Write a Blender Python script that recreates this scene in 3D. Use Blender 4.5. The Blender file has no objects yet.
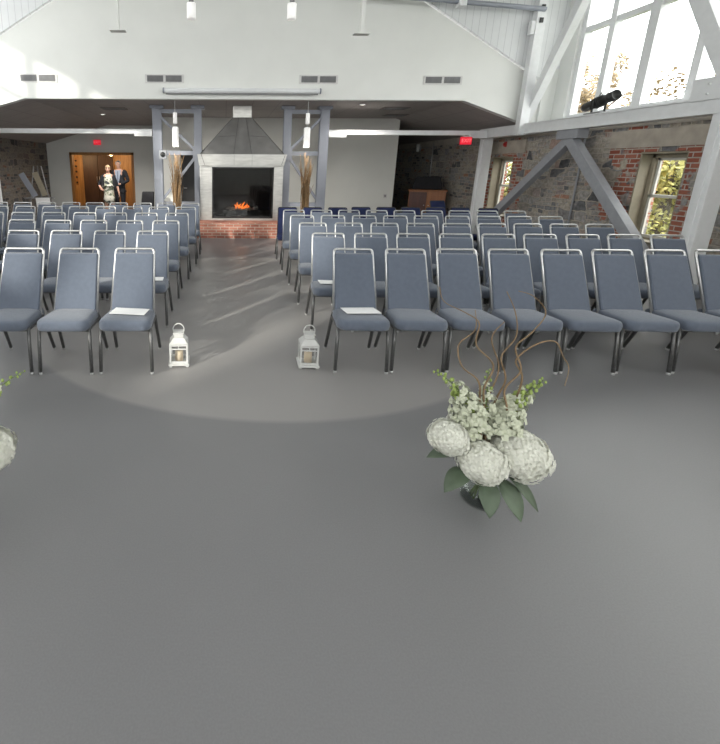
import bpy, bmesh, math, random
from math import sin, cos, pi, radians
from mathutils import Vector, Matrix, Quaternion

random.seed(11)
C = bpy.context.scene.collection
SC = bpy.context.scene

# ------------------------------------------------------------------ materials
def new_mat(name):
    m = bpy.data.materials.new(name); m.use_nodes = True
    nt = m.node_tree
    return m, nt, nt.nodes['Principled BSDF']

def N(nt, kind, **kw):
    n = nt.nodes.new(kind)
    for k, v in kw.items():
        if k in n.inputs: n.inputs[k].default_value = v
        else: setattr(n, k, v)
    return n

def ramp(nt, fac, stops):
    r = nt.nodes.new('ShaderNodeValToRGB')
    e = r.color_ramp.elements
    while len(e) < len(stops): e.new(0.5)
    for i, (p, c) in enumerate(stops):
        e[i].position = p; e[i].color = (*c, 1)
    nt.links.new(fac, r.inputs[0])
    return r

def mat(name, col, rough=.6, metal=0., var=.08, scale=12., bump=0., bscale=80., spec=.5, sheen=0., emit=None, estr=0., stretch=(1, 1, 1)):
    """plain surface with slight procedural variation in colour and relief"""
    m, nt, b = new_mat(name)
    L = nt.links.new
    tc = N(nt, 'ShaderNodeTexCoord')
    mp = N(nt, 'ShaderNodeMapping'); mp.inputs['Scale'].default_value = stretch
    L(tc.outputs['Object'], mp.inputs[0])
    n = N(nt, 'ShaderNodeTexNoise', Scale=scale, Detail=4.)
    L(mp.outputs[0], n.inputs['Vector'])
    lo = tuple(c * (1 - var) for c in col); hi = tuple(min(1, c * (1 + var)) for c in col)
    r = ramp(nt, n.outputs[0], [(.3, lo), (.7, hi)])
    L(r.outputs[0], b.inputs['Base Color'])
    b.inputs['Roughness'].default_value = rough
    b.inputs['Metallic'].default_value = metal
    b.inputs['Specular IOR Level'].default_value = spec
    if sheen: b.inputs['Sheen Weight'].default_value = sheen
    if bump:
        n2 = N(nt, 'ShaderNodeTexNoise', Scale=bscale, Detail=3.)
        L(mp.outputs[0], n2.inputs['Vector'])
        bp = N(nt, 'ShaderNodeBump', Strength=bump, Distance=.01)
        L(n2.outputs[0], bp.inputs['Height']); L(bp.outputs[0], b.inputs['Normal'])
    if emit:
        b.inputs['Emission Color'].default_value = (*emit, 1)
        b.inputs['Emission Strength'].default_value = estr
    return m

def mat_glass(name, tint=(1, 1, 1), gloss=.06, rough=.02):
    m = bpy.data.materials.new(name); m.use_nodes = True
    nt = m.node_tree; nt.nodes.clear()
    o = N(nt, 'ShaderNodeOutputMaterial')
    t = N(nt, 'ShaderNodeBsdfTransparent'); t.inputs[0].default_value = (*tint, 1)
    g = N(nt, 'ShaderNodeBsdfGlossy', Roughness=rough)
    mx = N(nt, 'ShaderNodeMixShader'); mx.inputs[0].default_value = gloss
    nt.links.new(t.outputs[0], mx.inputs[1]); nt.links.new(g.outputs[0], mx.inputs[2])
    nt.links.new(mx.outputs[0], o.inputs[0])
    return m

def mat_floor():
    m, nt, b = new_mat('grey resilient floor')
    L = nt.links.new
    tc = N(nt, 'ShaderNodeTexCoord')
    n1 = N(nt, 'ShaderNodeTexNoise', Scale=.7, Detail=5.); L(tc.outputs['Object'], n1.inputs['Vector'])
    n2 = N(nt, 'ShaderNodeTexNoise', Scale=140., Detail=2.); L(tc.outputs['Object'], n2.inputs['Vector'])
    # the round inlay: distance from its centre
    sub = N(nt, 'ShaderNodeVectorMath', operation='DISTANCE'); sub.inputs[1].default_value = (.4, 5.2, 0)
    L(tc.outputs['Object'], sub.inputs[0])
    lt = N(nt, 'ShaderNodeMapRange'); lt.inputs['From Min'].default_value = 2.64; lt.inputs['From Max'].default_value = 2.69
    L(sub.outputs['Value'], lt.inputs['Value'])
    inner = ramp(nt, n1.outputs[0], [(.3, (.268, .258, .254)), (.7, (.296, .285, .280))])
    outer = ramp(nt, n1.outputs[0], [(.3, (.178, .176, .182)), (.7, (.196, .193, .199))])
    mx = N(nt, 'ShaderNodeMix', data_type='RGBA')
    L(lt.outputs[0], mx.inputs[0]); L(inner.outputs[0], mx.inputs[6]); L(outer.outputs[0], mx.inputs[7])
    sp = ramp(nt, n2.outputs[0], [(.35, (.92, .92, .92)), (.65, (1, 1, 1))])
    ml = N(nt, 'ShaderNodeMix', data_type='RGBA', blend_type='MULTIPLY'); ml.inputs[0].default_value = 1
    L(mx.outputs[2], ml.inputs[6]); L(sp.outputs[0], ml.inputs[7])
    L(ml.outputs[2], b.inputs['Base Color'])
    rr = N(nt, 'ShaderNodeMapRange'); rr.inputs['To Min'].default_value = .32; rr.inputs['To Max'].default_value = .42
    L(n1.outputs[0], rr.inputs['Value']); L(rr.outputs[0], b.inputs['Roughness'])
    b.inputs['Specular IOR Level'].default_value = .5
    return m

def mat_stone(name, axis='x', bricks=(), dark=1.0):
    """rubble stone in a plane of constant X (or Y); 'bricks' lists Y-intervals with toothed brick quoins"""
    m, nt, b = new_mat(name)
    L = nt.links.new
    tc = N(nt, 'ShaderNodeTexCoord')
    sx = N(nt, 'ShaderNodeSeparateXYZ'); L(tc.outputs['Object'], sx.inputs[0])
    add = N(nt, 'ShaderNodeMath', operation='ADD'); L(sx.outputs[0], add.inputs[0]); L(sx.outputs[1], add.inputs[1])
    cb = N(nt, 'ShaderNodeCombineXYZ'); L(add.outputs[0], cb.inputs[0]); L(sx.outputs[2], cb.inputs[1])
    def layer(wd, ht, amp, wscale, mort):
        warp = N(nt, 'ShaderNodeTexNoise', Scale=wscale, Detail=3.); L(cb.outputs[0], warp.inputs['Vector'])
        wm = N(nt, 'ShaderNodeVectorMath', operation='MULTIPLY_ADD')
        L(warp.outputs['Color'], wm.inputs[0]); wm.inputs[1].default_value = (amp * 2, amp, 0); L(cb.outputs[0], wm.inputs[2])
        k = N(nt, 'ShaderNodeTexBrick', Scale=1.)
        k.offset = .37; k.squash = .62; k.squash_frequency = 3; k.offset_frequency = 2
        k.inputs['Color1'].default_value = (0, 0, 0, 1); k.inputs['Color2'].default_value = (1, 1, 1, 1); k.inputs['Mortar'].default_value = (.5, .5, .5, 1)
        k.inputs['Brick Width'].default_value = wd; k.inputs['Row Height'].default_value = ht; k.inputs['Mortar Size'].default_value = mort; k.inputs['Mortar Smooth'].default_value = .6
        L(wm.outputs[0], k.inputs['Vector'])
        return k
    k1 = layer(.40, .19, .16, 2.6, .014); k2 = layer(.23, .085, .10, 3.4, .010)
    sel = N(nt, 'ShaderNodeTexNoise', Scale=1.3, Detail=2.); L(cb.outputs[0], sel.inputs['Vector'])
    sr = ramp(nt, sel.outputs[0], [(.47, (0, 0, 0)), (.52, (1, 1, 1))])
    kc = N(nt, 'ShaderNodeMix', data_type='RGBA'); L(sr.outputs[0], kc.inputs[0]); L(k1.outputs['Color'], kc.inputs[6]); L(k2.outputs['Color'], kc.inputs[7])
    kf = N(nt, 'ShaderNodeMix', data_type='FLOAT'); L(sr.outputs[0], kf.inputs[0]); L(k1.outputs['Fac'], kf.inputs[2]); L(k2.outputs['Fac'], kf.inputs[3])
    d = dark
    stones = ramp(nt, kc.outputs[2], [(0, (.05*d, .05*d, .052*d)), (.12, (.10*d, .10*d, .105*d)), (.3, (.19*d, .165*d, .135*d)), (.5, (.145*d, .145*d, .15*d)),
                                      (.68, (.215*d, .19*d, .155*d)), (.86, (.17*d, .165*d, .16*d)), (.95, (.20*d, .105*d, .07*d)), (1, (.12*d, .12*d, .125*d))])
    g = N(nt, 'ShaderNodeTexNoise', Scale=16., Detail=6.); L(cb.outputs[0], g.inputs['Vector'])
    gr = ramp(nt, g.outputs[0], [(.25, (.55, .55, .55)), (.75, (1.3, 1.3, 1.3))])
    ml = N(nt, 'ShaderNodeMix', data_type='RGBA', blend_type='MULTIPLY'); ml.inputs[0].default_value = 1
    L(stones.outputs[0], ml.inputs[6]); L(gr.outputs[0], ml.inputs[7])
    mort = N(nt, 'ShaderNodeMath', operation='SUBTRACT'); mort.inputs[0].default_value = 1.; L(kf.outputs[0], mort.inputs[1])
    mx = N(nt, 'ShaderNodeMix', data_type='RGBA'); L(mort.outputs[0], mx.inputs[0])
    mx.inputs[6].default_value = (.22*d, .195*d, .165*d, 1); L(ml.outputs[2], mx.inputs[7])
    col = mx.outputs[2]; hgt = mort.outputs[0]
    if bricks:
        br = N(nt, 'ShaderNodeTexBrick', Scale=1.)
        br.inputs['Color1'].default_value = (.27, .075, .045, 1); br.inputs['Color2'].default_value = (.36, .13, .085, 1)
        br.inputs['Mortar'].default_value = (.45, .40, .35, 1)
        br.inputs['Brick Width'].default_value = .215; br.inputs['Row Height'].default_value = .075; br.inputs['Mortar Size'].default_value = .009
        L(cb.outputs[0], br.inputs['Vector'])
        blotch = N(nt, 'ShaderNodeTexNoise', Scale=3.5, Detail=3.); L(cb.outputs[0], blotch.inputs['Vector'])
        bl = ramp(nt, blotch.outputs[0], [(.52, (0, 0, 0)), (.58, (1, 1, 1))])
        bm_ = N(nt, 'ShaderNodeMix', data_type='RGBA'); L(bl.outputs[0], bm_.inputs[0])
        L(br.outputs['Color'], bm_.inputs[6]); L(ml.outputs[2], bm_.inputs[7])
        # toothing: edge of the brick zone jumps per course
        fl = N(nt, 'ShaderNodeMath', operation='SNAP'); L(sx.outputs[2], fl.inputs[0]); fl.inputs[1].default_value = .225
        wn = N(nt, 'ShaderNodeTexWhiteNoise', noise_dimensions='1D'); L(fl.outputs[0], wn.inputs['W'])
        total = None
        for (a, c) in bricks:
            ctr, half = (a + c) / 2, (c - a) / 2
            s1 = N(nt, 'ShaderNodeMath', operation='SUBTRACT'); L(sx.outputs[1], s1.inputs[0]); s1.inputs[1].default_value = ctr
            ab = N(nt, 'ShaderNodeMath', operation='ABSOLUTE'); L(s1.outputs[0], ab.inputs[0])
            lim = N(nt, 'ShaderNodeMath', operation='MULTIPLY_ADD'); L(wn.outputs[0], lim.inputs[0]); lim.inputs[1].default_value = .3; lim.inputs[2].default_value = half - .15
            ls = N(nt, 'ShaderNodeMath', operation='LESS_THAN'); L(ab.outputs[0], ls.inputs[0]); L(lim.outputs[0], ls.inputs[1])
            if total is None: total = ls
            else:
                mxm = N(nt, 'ShaderNodeMath', operation='MAXIMUM'); L(total.outputs[0], mxm.inputs[0]); L(ls.outputs[0], mxm.inputs[1]); total = mxm
        m2 = N(nt, 'ShaderNodeMix', data_type='RGBA'); L(total.outputs[0], m2.inputs[0]); L(col, m2.inputs[6]); L(bm_.outputs[2], m2.inputs[7])
        col = m2.outputs[2]
    L(col, b.inputs['Base Color']); b.inputs['Roughness'].default_value = .9
    bp = N(nt, 'ShaderNodeBump', Strength=.7, Distance=.03)
    ha = N(nt, 'ShaderNodeMath', operation='MULTIPLY_ADD'); L(g.outputs[0], ha.inputs[0]); ha.inputs[1].default_value = .4; L(hgt, ha.inputs[2])
    L(ha.outputs[0], bp.inputs['Height']); L(bp.outputs[0], b.inputs['Normal'])
    return m

def mat_brick(name, c1, c2, mortar, w=.2, h=.067):
    m, nt, b = new_mat(name)
    L = nt.links.new
    tc = N(nt, 'ShaderNodeTexCoord')
    sx = N(nt, 'ShaderNodeSeparateXYZ'); L(tc.outputs['Object'], sx.inputs[0])
    add = N(nt, 'ShaderNodeMath', operation='ADD'); L(sx.outputs[0], add.inputs[0]); L(sx.outputs[1], add.inputs[1])
    cb = N(nt, 'ShaderNodeCombineXYZ'); L(add.outputs[0], cb.inputs[0]); L(sx.outputs[2], cb.inputs[1])
    br = N(nt, 'ShaderNodeTexBrick', Scale=1.)
    br.inputs['Color1'].default_value = (*c1, 1); br.inputs['Color2'].default_value = (*c2, 1); br.inputs['Mortar'].default_value = (*mortar, 1)
    br.inputs['Brick Width'].default_value = w; br.inputs['Row Height'].default_value = h; br.inputs['Mortar Size'].default_value = .008
    L(cb.outputs[0], br.inputs['Vector'])
    L(br.outputs[0], b.inputs['Base Color']); b.inputs['Roughness'].default_value = .8
    bp = N(nt, 'ShaderNodeBump', Strength=.5, Distance=.01); bp.invert = True
    L(br.outputs['Fac'], bp.inputs['Height']); L(bp.outputs[0], b.inputs['Normal'])
    return m

def mat_lines(name, col, gap, pitch=.15, axis=0, rough=.6, frac=.06):
    """vertical boards / ceiling tiles: thin darker joints at a regular pitch"""
    m, nt, b = new_mat(name)
    L = nt.links.new
    tc = N(nt, 'ShaderNodeTexCoord')
    sx = N(nt, 'ShaderNodeSeparateXYZ'); L(tc.outputs['Object'], sx.inputs[0])
    total = None
    for a in (axis if isinstance(axis, tuple) else (axis,)):
        dv = N(nt, 'ShaderNodeMath', operation='DIVIDE'); L(sx.outputs[a], dv.inputs[0]); dv.inputs[1].default_value = pitch
        fr = N(nt, 'ShaderNodeMath', operation='FRACT'); L(dv.outputs[0], fr.inputs[0])
        ls = N(nt, 'ShaderNodeMath', operation='LESS_THAN'); L(fr.outputs[0], ls.inputs[0]); ls.inputs[1].default_value = frac
        if total is None: total = ls
        else:
            mxm = N(nt, 'ShaderNodeMath', operation='MAXIMUM'); L(total.outputs[0], mxm.inputs[0]); L(ls.outputs[0], mxm.inputs[1]); total = mxm
    n = N(nt, 'ShaderNodeTexNoise', Scale=3., Detail=4.); L(tc.outputs['Object'], n.inputs['Vector'])
    base = ramp(nt, n.outputs[0], [(.3, tuple(c * .95 for c in col)), (.7, tuple(min(1, c * 1.03) for c in col))])
    mx = N(nt, 'ShaderNodeMix', data_type='RGBA'); L(total.outputs[0], mx.inputs[0]); L(base.outputs[0], mx.inputs[6]); mx.inputs[7].default_value = (*gap, 1)
    L(mx.outputs[2], b.inputs['Base Color']); b.inputs['Roughness'].default_value = rough
    return m

def mat_wood(name, c1, c2, rough=.45, stretch=(14, 14, 1.2)):
    m, nt, b = new_mat(name)
    L = nt.links.new
    tc = N(nt, 'ShaderNodeTexCoord')
    mp = N(nt, 'ShaderNodeMapping'); mp.inputs['Scale'].default_value = stretch; L(tc.outputs['Object'], mp.inputs[0])
    n = N(nt, 'ShaderNodeTexNoise', Scale=1.5, Detail=6., Distortion=.6); L(mp.outputs[0], n.inputs['Vector'])
    r = ramp(nt, n.outputs[0], [(.3, c1), (.7, c2)])
    L(r.outputs[0], b.inputs['Base Color']); b.inputs['Roughness'].default_value = rough
    return m

def mat_leaf(name, stops, scale=2.2):
    m, nt, b = new_mat(name)
    L = nt.links.new
    tc = N(nt, 'ShaderNodeTexCoord')
    n = N(nt, 'ShaderNodeTexNoise', Scale=scale, Detail=5.); L(tc.outputs['Object'], n.inputs['Vector'])
    r = ramp(nt, n.outputs[0], stops)
    L(r.outputs[0], b.inputs['Base Color']); b.inputs['Roughness'].default_value = .7
    return m

M = {}
M['floor'] = mat_floor()
M['gable'] = mat('white painted gable', (.74, .745, .72), .7, var=.02, scale=2.)
M['boards'] = mat_lines('white vertical boards', (.70, .71, .72), (.5, .5, .52), .14, 0, .6)
M['boards_y'] = mat_lines('white roof boards', (.70, .71, .72), (.5, .5, .52), .14, 1, .6)
M['white'] = mat('white painted steel', (.72, .73, .74), .4, var=.03)
M['white_trim'] = mat('white trim', (.70, .71, .72), .5, var=.03)
M['greywall'] = mat('light grey wall', (.70, .71, .69), .7, var=.03, scale=2.)
M['panelwall'] = mat('off white wall', (.76, .76, .72), .7, var=.02, scale=2.)
M['tile'] = mat_lines('grey ceiling tiles', (.37, .34, .325), (.26, .24, .23), .6, (0, 1), .8, .025)
M['soffit'] = mat('soffit board', (.24, .225, .21), .8, var=.06, scale=3.)
M['steel'] = mat('blue grey painted steel', (.25, .265, .31), .45, var=.04)
M['steel_mid'] = mat('mid grey painted steel', (.30, .31, .335), .45, var=.05)
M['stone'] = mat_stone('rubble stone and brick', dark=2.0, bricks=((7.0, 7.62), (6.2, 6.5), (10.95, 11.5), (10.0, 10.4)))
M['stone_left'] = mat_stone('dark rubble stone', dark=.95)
M['concrete'] = mat('rough concrete lintel', (.40, .355, .30), .9, var=.14, scale=5., bump=.4, bscale=30.)
M['ledge'] = mat('pale stone band', (.42, .38, .33), .9, var=.15, scale=4., bump=.4, bscale=30.)
M['brick'] = mat_brick('red hearth brick', (.33, .11, .075), (.45, .19, .13), (.46, .36, .30))
M['stainless'] = mat('brushed stainless', (.50, .49, .47), .38, .75, var=.12, scale=5., stretch=(1, 1, 5))
M['hood'] = mat('grey sheet metal hood', (.20, .195, .19), .45, .35, var=.12, scale=4.)
M['seam'] = mat('hood seam', (.09, .088, .086), .5, .3)
M['black'] = mat('black plastic', (.012, .012, .013), .5, var=.1)
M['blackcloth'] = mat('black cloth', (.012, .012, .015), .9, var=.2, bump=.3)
M['firebox'] = mat('sooty firebox', (.008, .008, .008), .8, var=.3)
M['fireglass'] = mat_glass('fire glass', (.6, .6, .6), .05, .03)
M['ember'] = mat('flame', (.9, .3, .05), .6, emit=(1, .22, .03), estr=2.6)
M['glow'] = mat('pale pebbles', (.30, .28, .25), .8, var=.3, scale=40.)
M['frame'] = mat('silver vein metal', (.50, .50, .50), .36, .8, var=.1, scale=60.)
M['shaded_metal'] = mat('shaded vein metal', (.135, .135, .135), .42, .65, var=.15, scale=60.)  # same metal as the silver frame, under-seat shadow put into the colour
M['foot'] = mat('pale plastic glide', (.42, .42, .42), .5)
M['fabric'] = mat('slate blue fabric', (.110, .128, .166), .92, var=.05, scale=30., bump=.25, bscale=260., sheen=.25, spec=.2)
M['navy'] = mat('navy fabric', (.016, .022, .065), .92, var=.15, bump=.25, bscale=260., spec=.2)
M['paper'] = mat('white paper', (.82, .82, .82), .8, var=.02)
M['lantern'] = mat('white lacquered metal', (.54, .54, .53), .4, var=.02)
M['candle'] = mat('ivory candle', (.70, .58, .42), .6, var=.04)
M['glass'] = mat_glass('window glass', (.97, .985, .98), .05)
M['clearglass'] = mat_glass('clear glass', (.93, .95, .94), .07)
M['paneglass'] = mat_glass('lantern glass', (.98, .98, .98), .04)
M['pendant'] = mat('white lamp glass', (.80, .80, .80), .4, emit=(1, .97, .92), estr=.35)
DOWN = []
M['downlight'] = mat('downlight diffuser', (.9, .9, .88), .5, emit=(1, .95, .88), estr=3.)
M['vent'] = mat('grey louvre', (.20, .20, .205), .5, .2)
M['ventframe'] = mat('white vent frame', (.62, .61, .60), .5)
M['exit'] = mat('red sign face', (.65, .015, .03), .5, emit=(1, .01, .05), estr=.4)
M['exitletter'] = mat('pale red letters', (.9, .3, .3), .5, emit=(1, .12, .14), estr=.8)
M['red'] = mat('red enamel', (.42, .03, .025), .4)
M['sill'] = mat('beige painted timber', (.29, .255, .19), .6, var=.06)
M['sash'] = mat('pale sash timber', (.58, .57, .52), .5, var=.05)
M['doorwood'] = mat_wood('amber wood', (.30, .13, .035), (.46, .22, .07))
M['paneling'] = mat_wood('honey panelling', (.36, .17, .05), (.55, .30, .11))
M['darkwood'] = mat_wood('dark walnut', (.04, .018, .01), (.08, .035, .018))
M['cabinet'] = mat_wood('orange brown veneer', (.22, .075, .02), (.32, .12, .035))
M['shaded_veneer'] = mat_wood('mahogany side', (.055, .014, .008), (.085, .022, .012))  # darker copy of the cabinet veneer, shade put into its colour
M['warmlamp'] = mat('warm lamp', (1, .8, .5), .5, emit=(1, .62, .25), estr=9.)
M['skin'] = mat('skin', (.52, .30, .22), .6, var=.05)
M['hairblond'] = mat('ash blond hair', (.42, .29, .17), .7, var=.2, scale=40.)
M['hairgrey'] = mat('grey hair', (.34, .30, .27), .7, var=.2, scale=40.)
M['suit'] = mat('black suit cloth', (.012, .013, .018), .85, var=.15)
M['shirt'] = mat('pale blue shirt', (.33, .38, .48), .8)
M['tie'] = mat('grey tie', (.16, .19, .25), .6)
M['petal'] = mat('white petals', (.72, .72, .65), .75, var=.08, scale=25.)
M['snap'] = mat('cream blossoms', (.52, .54, .42), .7, var=.1, scale=30.)
def see_light_through(m, f):
    nt = m.node_tree; b = nt.nodes['Principled BSDF']; o = nt.nodes['Material Output']
    t = N(nt, 'ShaderNodeBsdfTranslucent'); mx = N(nt, 'ShaderNodeMixShader'); mx.inputs[0].default_value = f
    nt.links.new(b.inputs['Base Color'].links[0].from_socket, t.inputs[0])
    nt.links.new(b.outputs[0], mx.inputs[1]); nt.links.new(t.outputs[0], mx.inputs[2]); nt.links.new(mx.outputs[0], o.inputs[0])
see_light_through(M['petal'], .22)
M['bud'] = mat('lime buds', (.28, .36, .10), .7, var=.15, scale=30.)
M['leaf'] = mat('dark green leaf', (.085, .115, .075), .55, var=.2)
M['stem'] = mat('green stem', (.12, .17, .06), .6)
M['willow'] = mat('curly willow bark', (.20, .135, .075), .8, var=.2, scale=30.)
M['reed'] = mat('dry tan reeds', (.25, .155, .075), .8, var=.3, scale=30.)
M['ceramic'] = mat('brown ceramic', (.12, .08, .05), .4)
M['grass'] = mat('lawn', (.06, .075, .02), .95, var=.3, scale=3.)
M['bark'] = mat('tree bark', (.08, .06, .045), .95, var=.3)
M['autumn'] = mat_leaf('autumn leaves', [(.3, (.22, .24, .08)), (.5, (.40, .385, .13)), (.7, (.50, .40, .12))])
M['amber'] = mat_leaf('amber leaves', [(.3, (.17, .13, .07)), (.5, (.22, .155, .075)), (.7, (.26, .20, .12))])
m, nt, b = new_mat('floral dress cloth')
tc = N(nt, 'ShaderNodeTexCoord'); v = N(nt, 'ShaderNodeTexVoronoi', Scale=16.)
nt.links.new(tc.outputs['Object'], v.inputs['Vector'])
sp = N(nt, 'ShaderNodeSeparateColor'); nt.links.new(v.outputs['Color'], sp.inputs[0])
r = ramp(nt, sp.outputs[0], [(.0, (.62, .60, .52)), (.45, (.66, .64, .56)), (.55, (.14, .17, .12)), (.75, (.40, .42, .30)), (.9, (.05, .06, .06))])
r.color_ramp.interpolation = 'CONSTANT'
nt.links.new(r.outputs[0], b.inputs['Base Color']); b.inputs['Roughness'].default_value = .8
M['dress'] = m

# ------------------------------------------------------------------ mesh builder
class MB:
    def __init__(self):
        self.bm = bmesh.new(); self.mats = []; self.cur = 0
    def use(self, m):
        if m not in self.mats: self.mats.append(m)
        self.cur = self.mats.index(m); return self
    def _f(self, vs, smooth=False):
        try: f = self.bm.faces.new(vs)
        except ValueError: return None
        f.material_index = self.cur; f.smooth = smooth
        return f
    def box(self, x0, x1, y0, y1, z0, z1, bev=0., mtx=None, seg=2):
        P = [(x, y, z) for x in (x0, x1) for y in (y0, y1) for z in (z0, z1)]
        vs = [self.bm.verts.new(Vector(p)) for p in P]
        F = [(0, 1, 3, 2), (4, 6, 7, 5), (0, 4, 5, 1), (2, 3, 7, 6), (0, 2, 6, 4), (1, 5, 7, 3)]
        fs = [self._f([vs[i] for i in q]) for q in F]
        allv = vs
        if bev > 0:
            es = list({e for f in fs for e in f.edges})
            r = bmesh.ops.bevel(self.bm, geom=es, offset=bev, segments=seg, profile=.5, affect='EDGES')
            for f in r['faces']: f.material_index = self.cur; f.smooth = True
            allv = list({v for f in r['faces'] for v in f.verts})
        if mtx is not None:
            for v in allv: v.co = mtx @ v.co
        return allv
    def hexa(self, P):
        """eight points ordered bottom 4 (ccw) then top 4"""
        vs = [self.bm.verts.new(Vector(p)) for p in P]
        for q in ((3, 2, 1, 0), (4, 5, 6, 7), (0, 1, 5, 4), (1, 2, 6, 5), (2, 3, 7, 6), (3, 0, 4, 7)): self._f([vs[i] for i in q])
    def prism(self, pts, d):
        """extrude polygon pts by vector d"""
        d = Vector(d)
        a = [self.bm.verts.new(Vector(p)) for p in pts]; b = [self.bm.verts.new(Vector(p) + d) for p in pts]
        n = len(pts)
        self._f(a[::-1]); self._f(b)
        for i in range(n): self._f([a[i], a[(i + 1) % n], b[(i + 1) % n], b[i]])
    def bar(self, p0, p1, w, h, up=(0, 0, 1), bev=0.):
        """rectangular member: w across, h along 'up'"""
        p0, p1 = Vector(p0), Vector(p1); d = (p1 - p0); L = d.length; d.normalize()
        up = Vector(up); s = d.cross(up).normalized(); u = s.cross(d).normalized()
        m = Matrix((( s.x, d.x, u.x, p0.x), (s.y, d.y, u.y, p0.y), (s.z, d.z, u.z, p0.z), (0, 0, 0, 1)))
        self.box(-w/2, w/2, 0, L, -h/2, h/2, bev, m)
    def ibeam(self, p0, p1, w, h, up=(0, 0, 1), t=.018):
        p0, p1 = Vector(p0), Vector(p1); d = (p1 - p0); L = d.length; d.normalize()
        up = Vector(up); s = d.cross(up).normalized(); u = s.cross(d).normalized()
        m = Matrix((( s.x, d.x, u.x, p0.x), (s.y, d.y, u.y, p0.y), (s.z, d.z, u.z, p0.z), (0, 0, 0, 1)))
        self.box(-w/2, w/2, 0, L, h/2 - t, h/2, 0, m); self.box(-w/2, w/2, 0, L, -h/2, -h/2 + t, 0, m)
        self.box(-t*.5, t*.5, 0, L, -h/2 + t, h/2 - t, 0, m)
    def tube(self, pts, r, seg=8, closed=False, smooth=True):
        pts = [Vector(p) for p in pts]; n = len(pts)
        rs = r if isinstance(r, (list, tuple)) else [r] * n
        rings = []; prev = None
        for i, p in enumerate(pts):
            if closed: t = pts[(i + 1) % n] - pts[i - 1]
            else: t = pts[min(i + 1, n - 1)] - pts[max(i - 1, 0)]
            t.normalize()
            if prev is None:
                a = Vector((0, 0, 1)) if abs(t.z) < .9 else Vector((1, 0, 0))
                nrm = t.cross(a).normalized()
            else:
                nrm = (prev - t * prev.dot(t))
                nrm = nrm.normalized() if nrm.length > 1e-6 else t.orthogonal().normalized()
            prev = nrm; bn = t.cross(nrm)
            rings.append([self.bm.verts.new(p + (nrm * cos(2*pi*k/seg) + bn * sin(2*pi*k/seg)) * rs[i]) for k in range(seg)])
        m = n if closed else n - 1
        for i in range(m):
            A, B = rings[i], rings[(i + 1) % n]
            for k in range(seg): self._f([A[k], A[(k+1) % seg], B[(k+1) % seg], B[k]], smooth)
        if not closed:
            self._f(rings[0][::-1]); self._f(rings[-1])
    def lathe(self, prof, c=(0, 0, 0), seg=20, smooth=True, axis=None):
        """prof: list of (r, z)"""
        c = Vector(c); R = axis if axis is not None else Matrix.Identity(3)
        rings = []
        for (r, z) in prof:
            if r < 1e-5: rings.append([self.bm.verts.new(c + R @ Vector((0, 0, z)))])
            else: rings.append([self.bm.verts.new(c + R @ Vector((r*cos(2*pi*k/seg), r*sin(2*pi*k/seg), z))) for k in range(seg)])
        for A, B in zip(rings[:-1], rings[1:]):
            for k in range(seg):
                k2 = (k + 1) % seg
                if len(A) == 1 and len(B) == 1: continue
                if len(A) == 1: self._f([A[0], B[k2], B[k]][::-1], smooth)
                elif len(B) == 1: self._f([A[k], A[k2], B[0]], smooth)
                else: self._f([A[k], A[k2], B[k2], B[k]], smooth)
    def ball(self, c, r, sub=2, sx=1, sy=1, sz=1):
        g = bmesh.ops.create_icosphere(self.bm, subdivisions=sub, radius=1)
        for v in g['verts']: v.co = Vector(c) + Vector((v.co.x*r*sx, v.co.y*r*sy, v.co.z*r*sz))
        for f in {f for v in g['verts'] for f in v.link_faces}: f.material_index = self.cur; f.smooth = True
        return g['verts']
    def build(self, name, material=None, parent=None):
        if material is not None and not self.mats: self.mats = [material]
        bmesh.ops.recalc_face_normals(self.bm, faces=self.bm.faces[:])
        me = bpy.data.meshes.new(name); self.bm.to_mesh(me); self.bm.free()
        for x in self.mats: me.materials.append(x)
        o = bpy.data.objects.new(name, me); C.objects.link(o)
        if parent is not None: o.parent = parent
        return o

def thing(name, label, cat, loc=(0, 0, 0), rz=0., group=None):
    o = bpy.data.objects.new(name, None); C.objects.link(o)
    o.empty_display_size = .1
    o.location = loc; o.rotation_euler = (0, 0, rz)
    o['label'] = label; o['category'] = cat
    if group: o['group'] = group
    return o

def tag(o, label, cat, group=None):
    o['label'] = label; o['category'] = cat
    if group: o['group'] = group
    return o

def struct(o):
    o['kind'] = 'structure'; return o

def dup(root, loc, rz, label, group=None):
    r = root.copy(); C.objects.link(r); r.location = loc; r.rotation_euler = (0, 0, rz)
    r['label'] = label
    if group: r['group'] = group
    for ch in list(root.children):
        c = ch.copy(); C.objects.link(c); c.parent = r
        for g in ch.children:
            d = g.copy(); C.objects.link(d); d.parent = c
    return r

# ------------------------------------------------------------------ camera
cam_d = bpy.data.cameras.new('camera'); cam = bpy.data.objects.new('camera', cam_d); C.objects.link(cam)
FPX, CX, CY, HOR, H = 430., 225., 275., 166., 1.65
TH = math.atan((CY - HOR) / FPX)
cam_d.sensor_fit = 'AUTO'; cam_d.sensor_width = 36.; cam_d.lens = FPX / 744. * 36.
cam_d.shift_x = (360. - CX) / 744.; cam_d.shift_y = -(372. - CY) / 744.
cam_d.clip_start = .05; cam_d.clip_end = 300
cam.matrix_world = Matrix.Translation((0, 0, H)) @ Matrix.Rotation(pi/2 - TH, 4, 'X') @ Matrix.Rotation(radians(.3), 4, 'Z')
SC.camera = cam

# ------------------------------------------------------------------ shell
XL, XR, XC = -6.4, 6.65, .25          # inner faces of the stone walls, ridge line
YG, YS, YB, YP = 9.6, -5., 16., 13.3  # gable face, south wall, rear wall, panel wall
ZL = 3.02                             # low ceiling
def roof_z(x): return 6.9 - .565 * abs(x - XC)

b = MB(); b.box(-7.2, 7.4, YS - .2, 20, -.2, 0); struct(b.build('floor', M['floor']))

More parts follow.
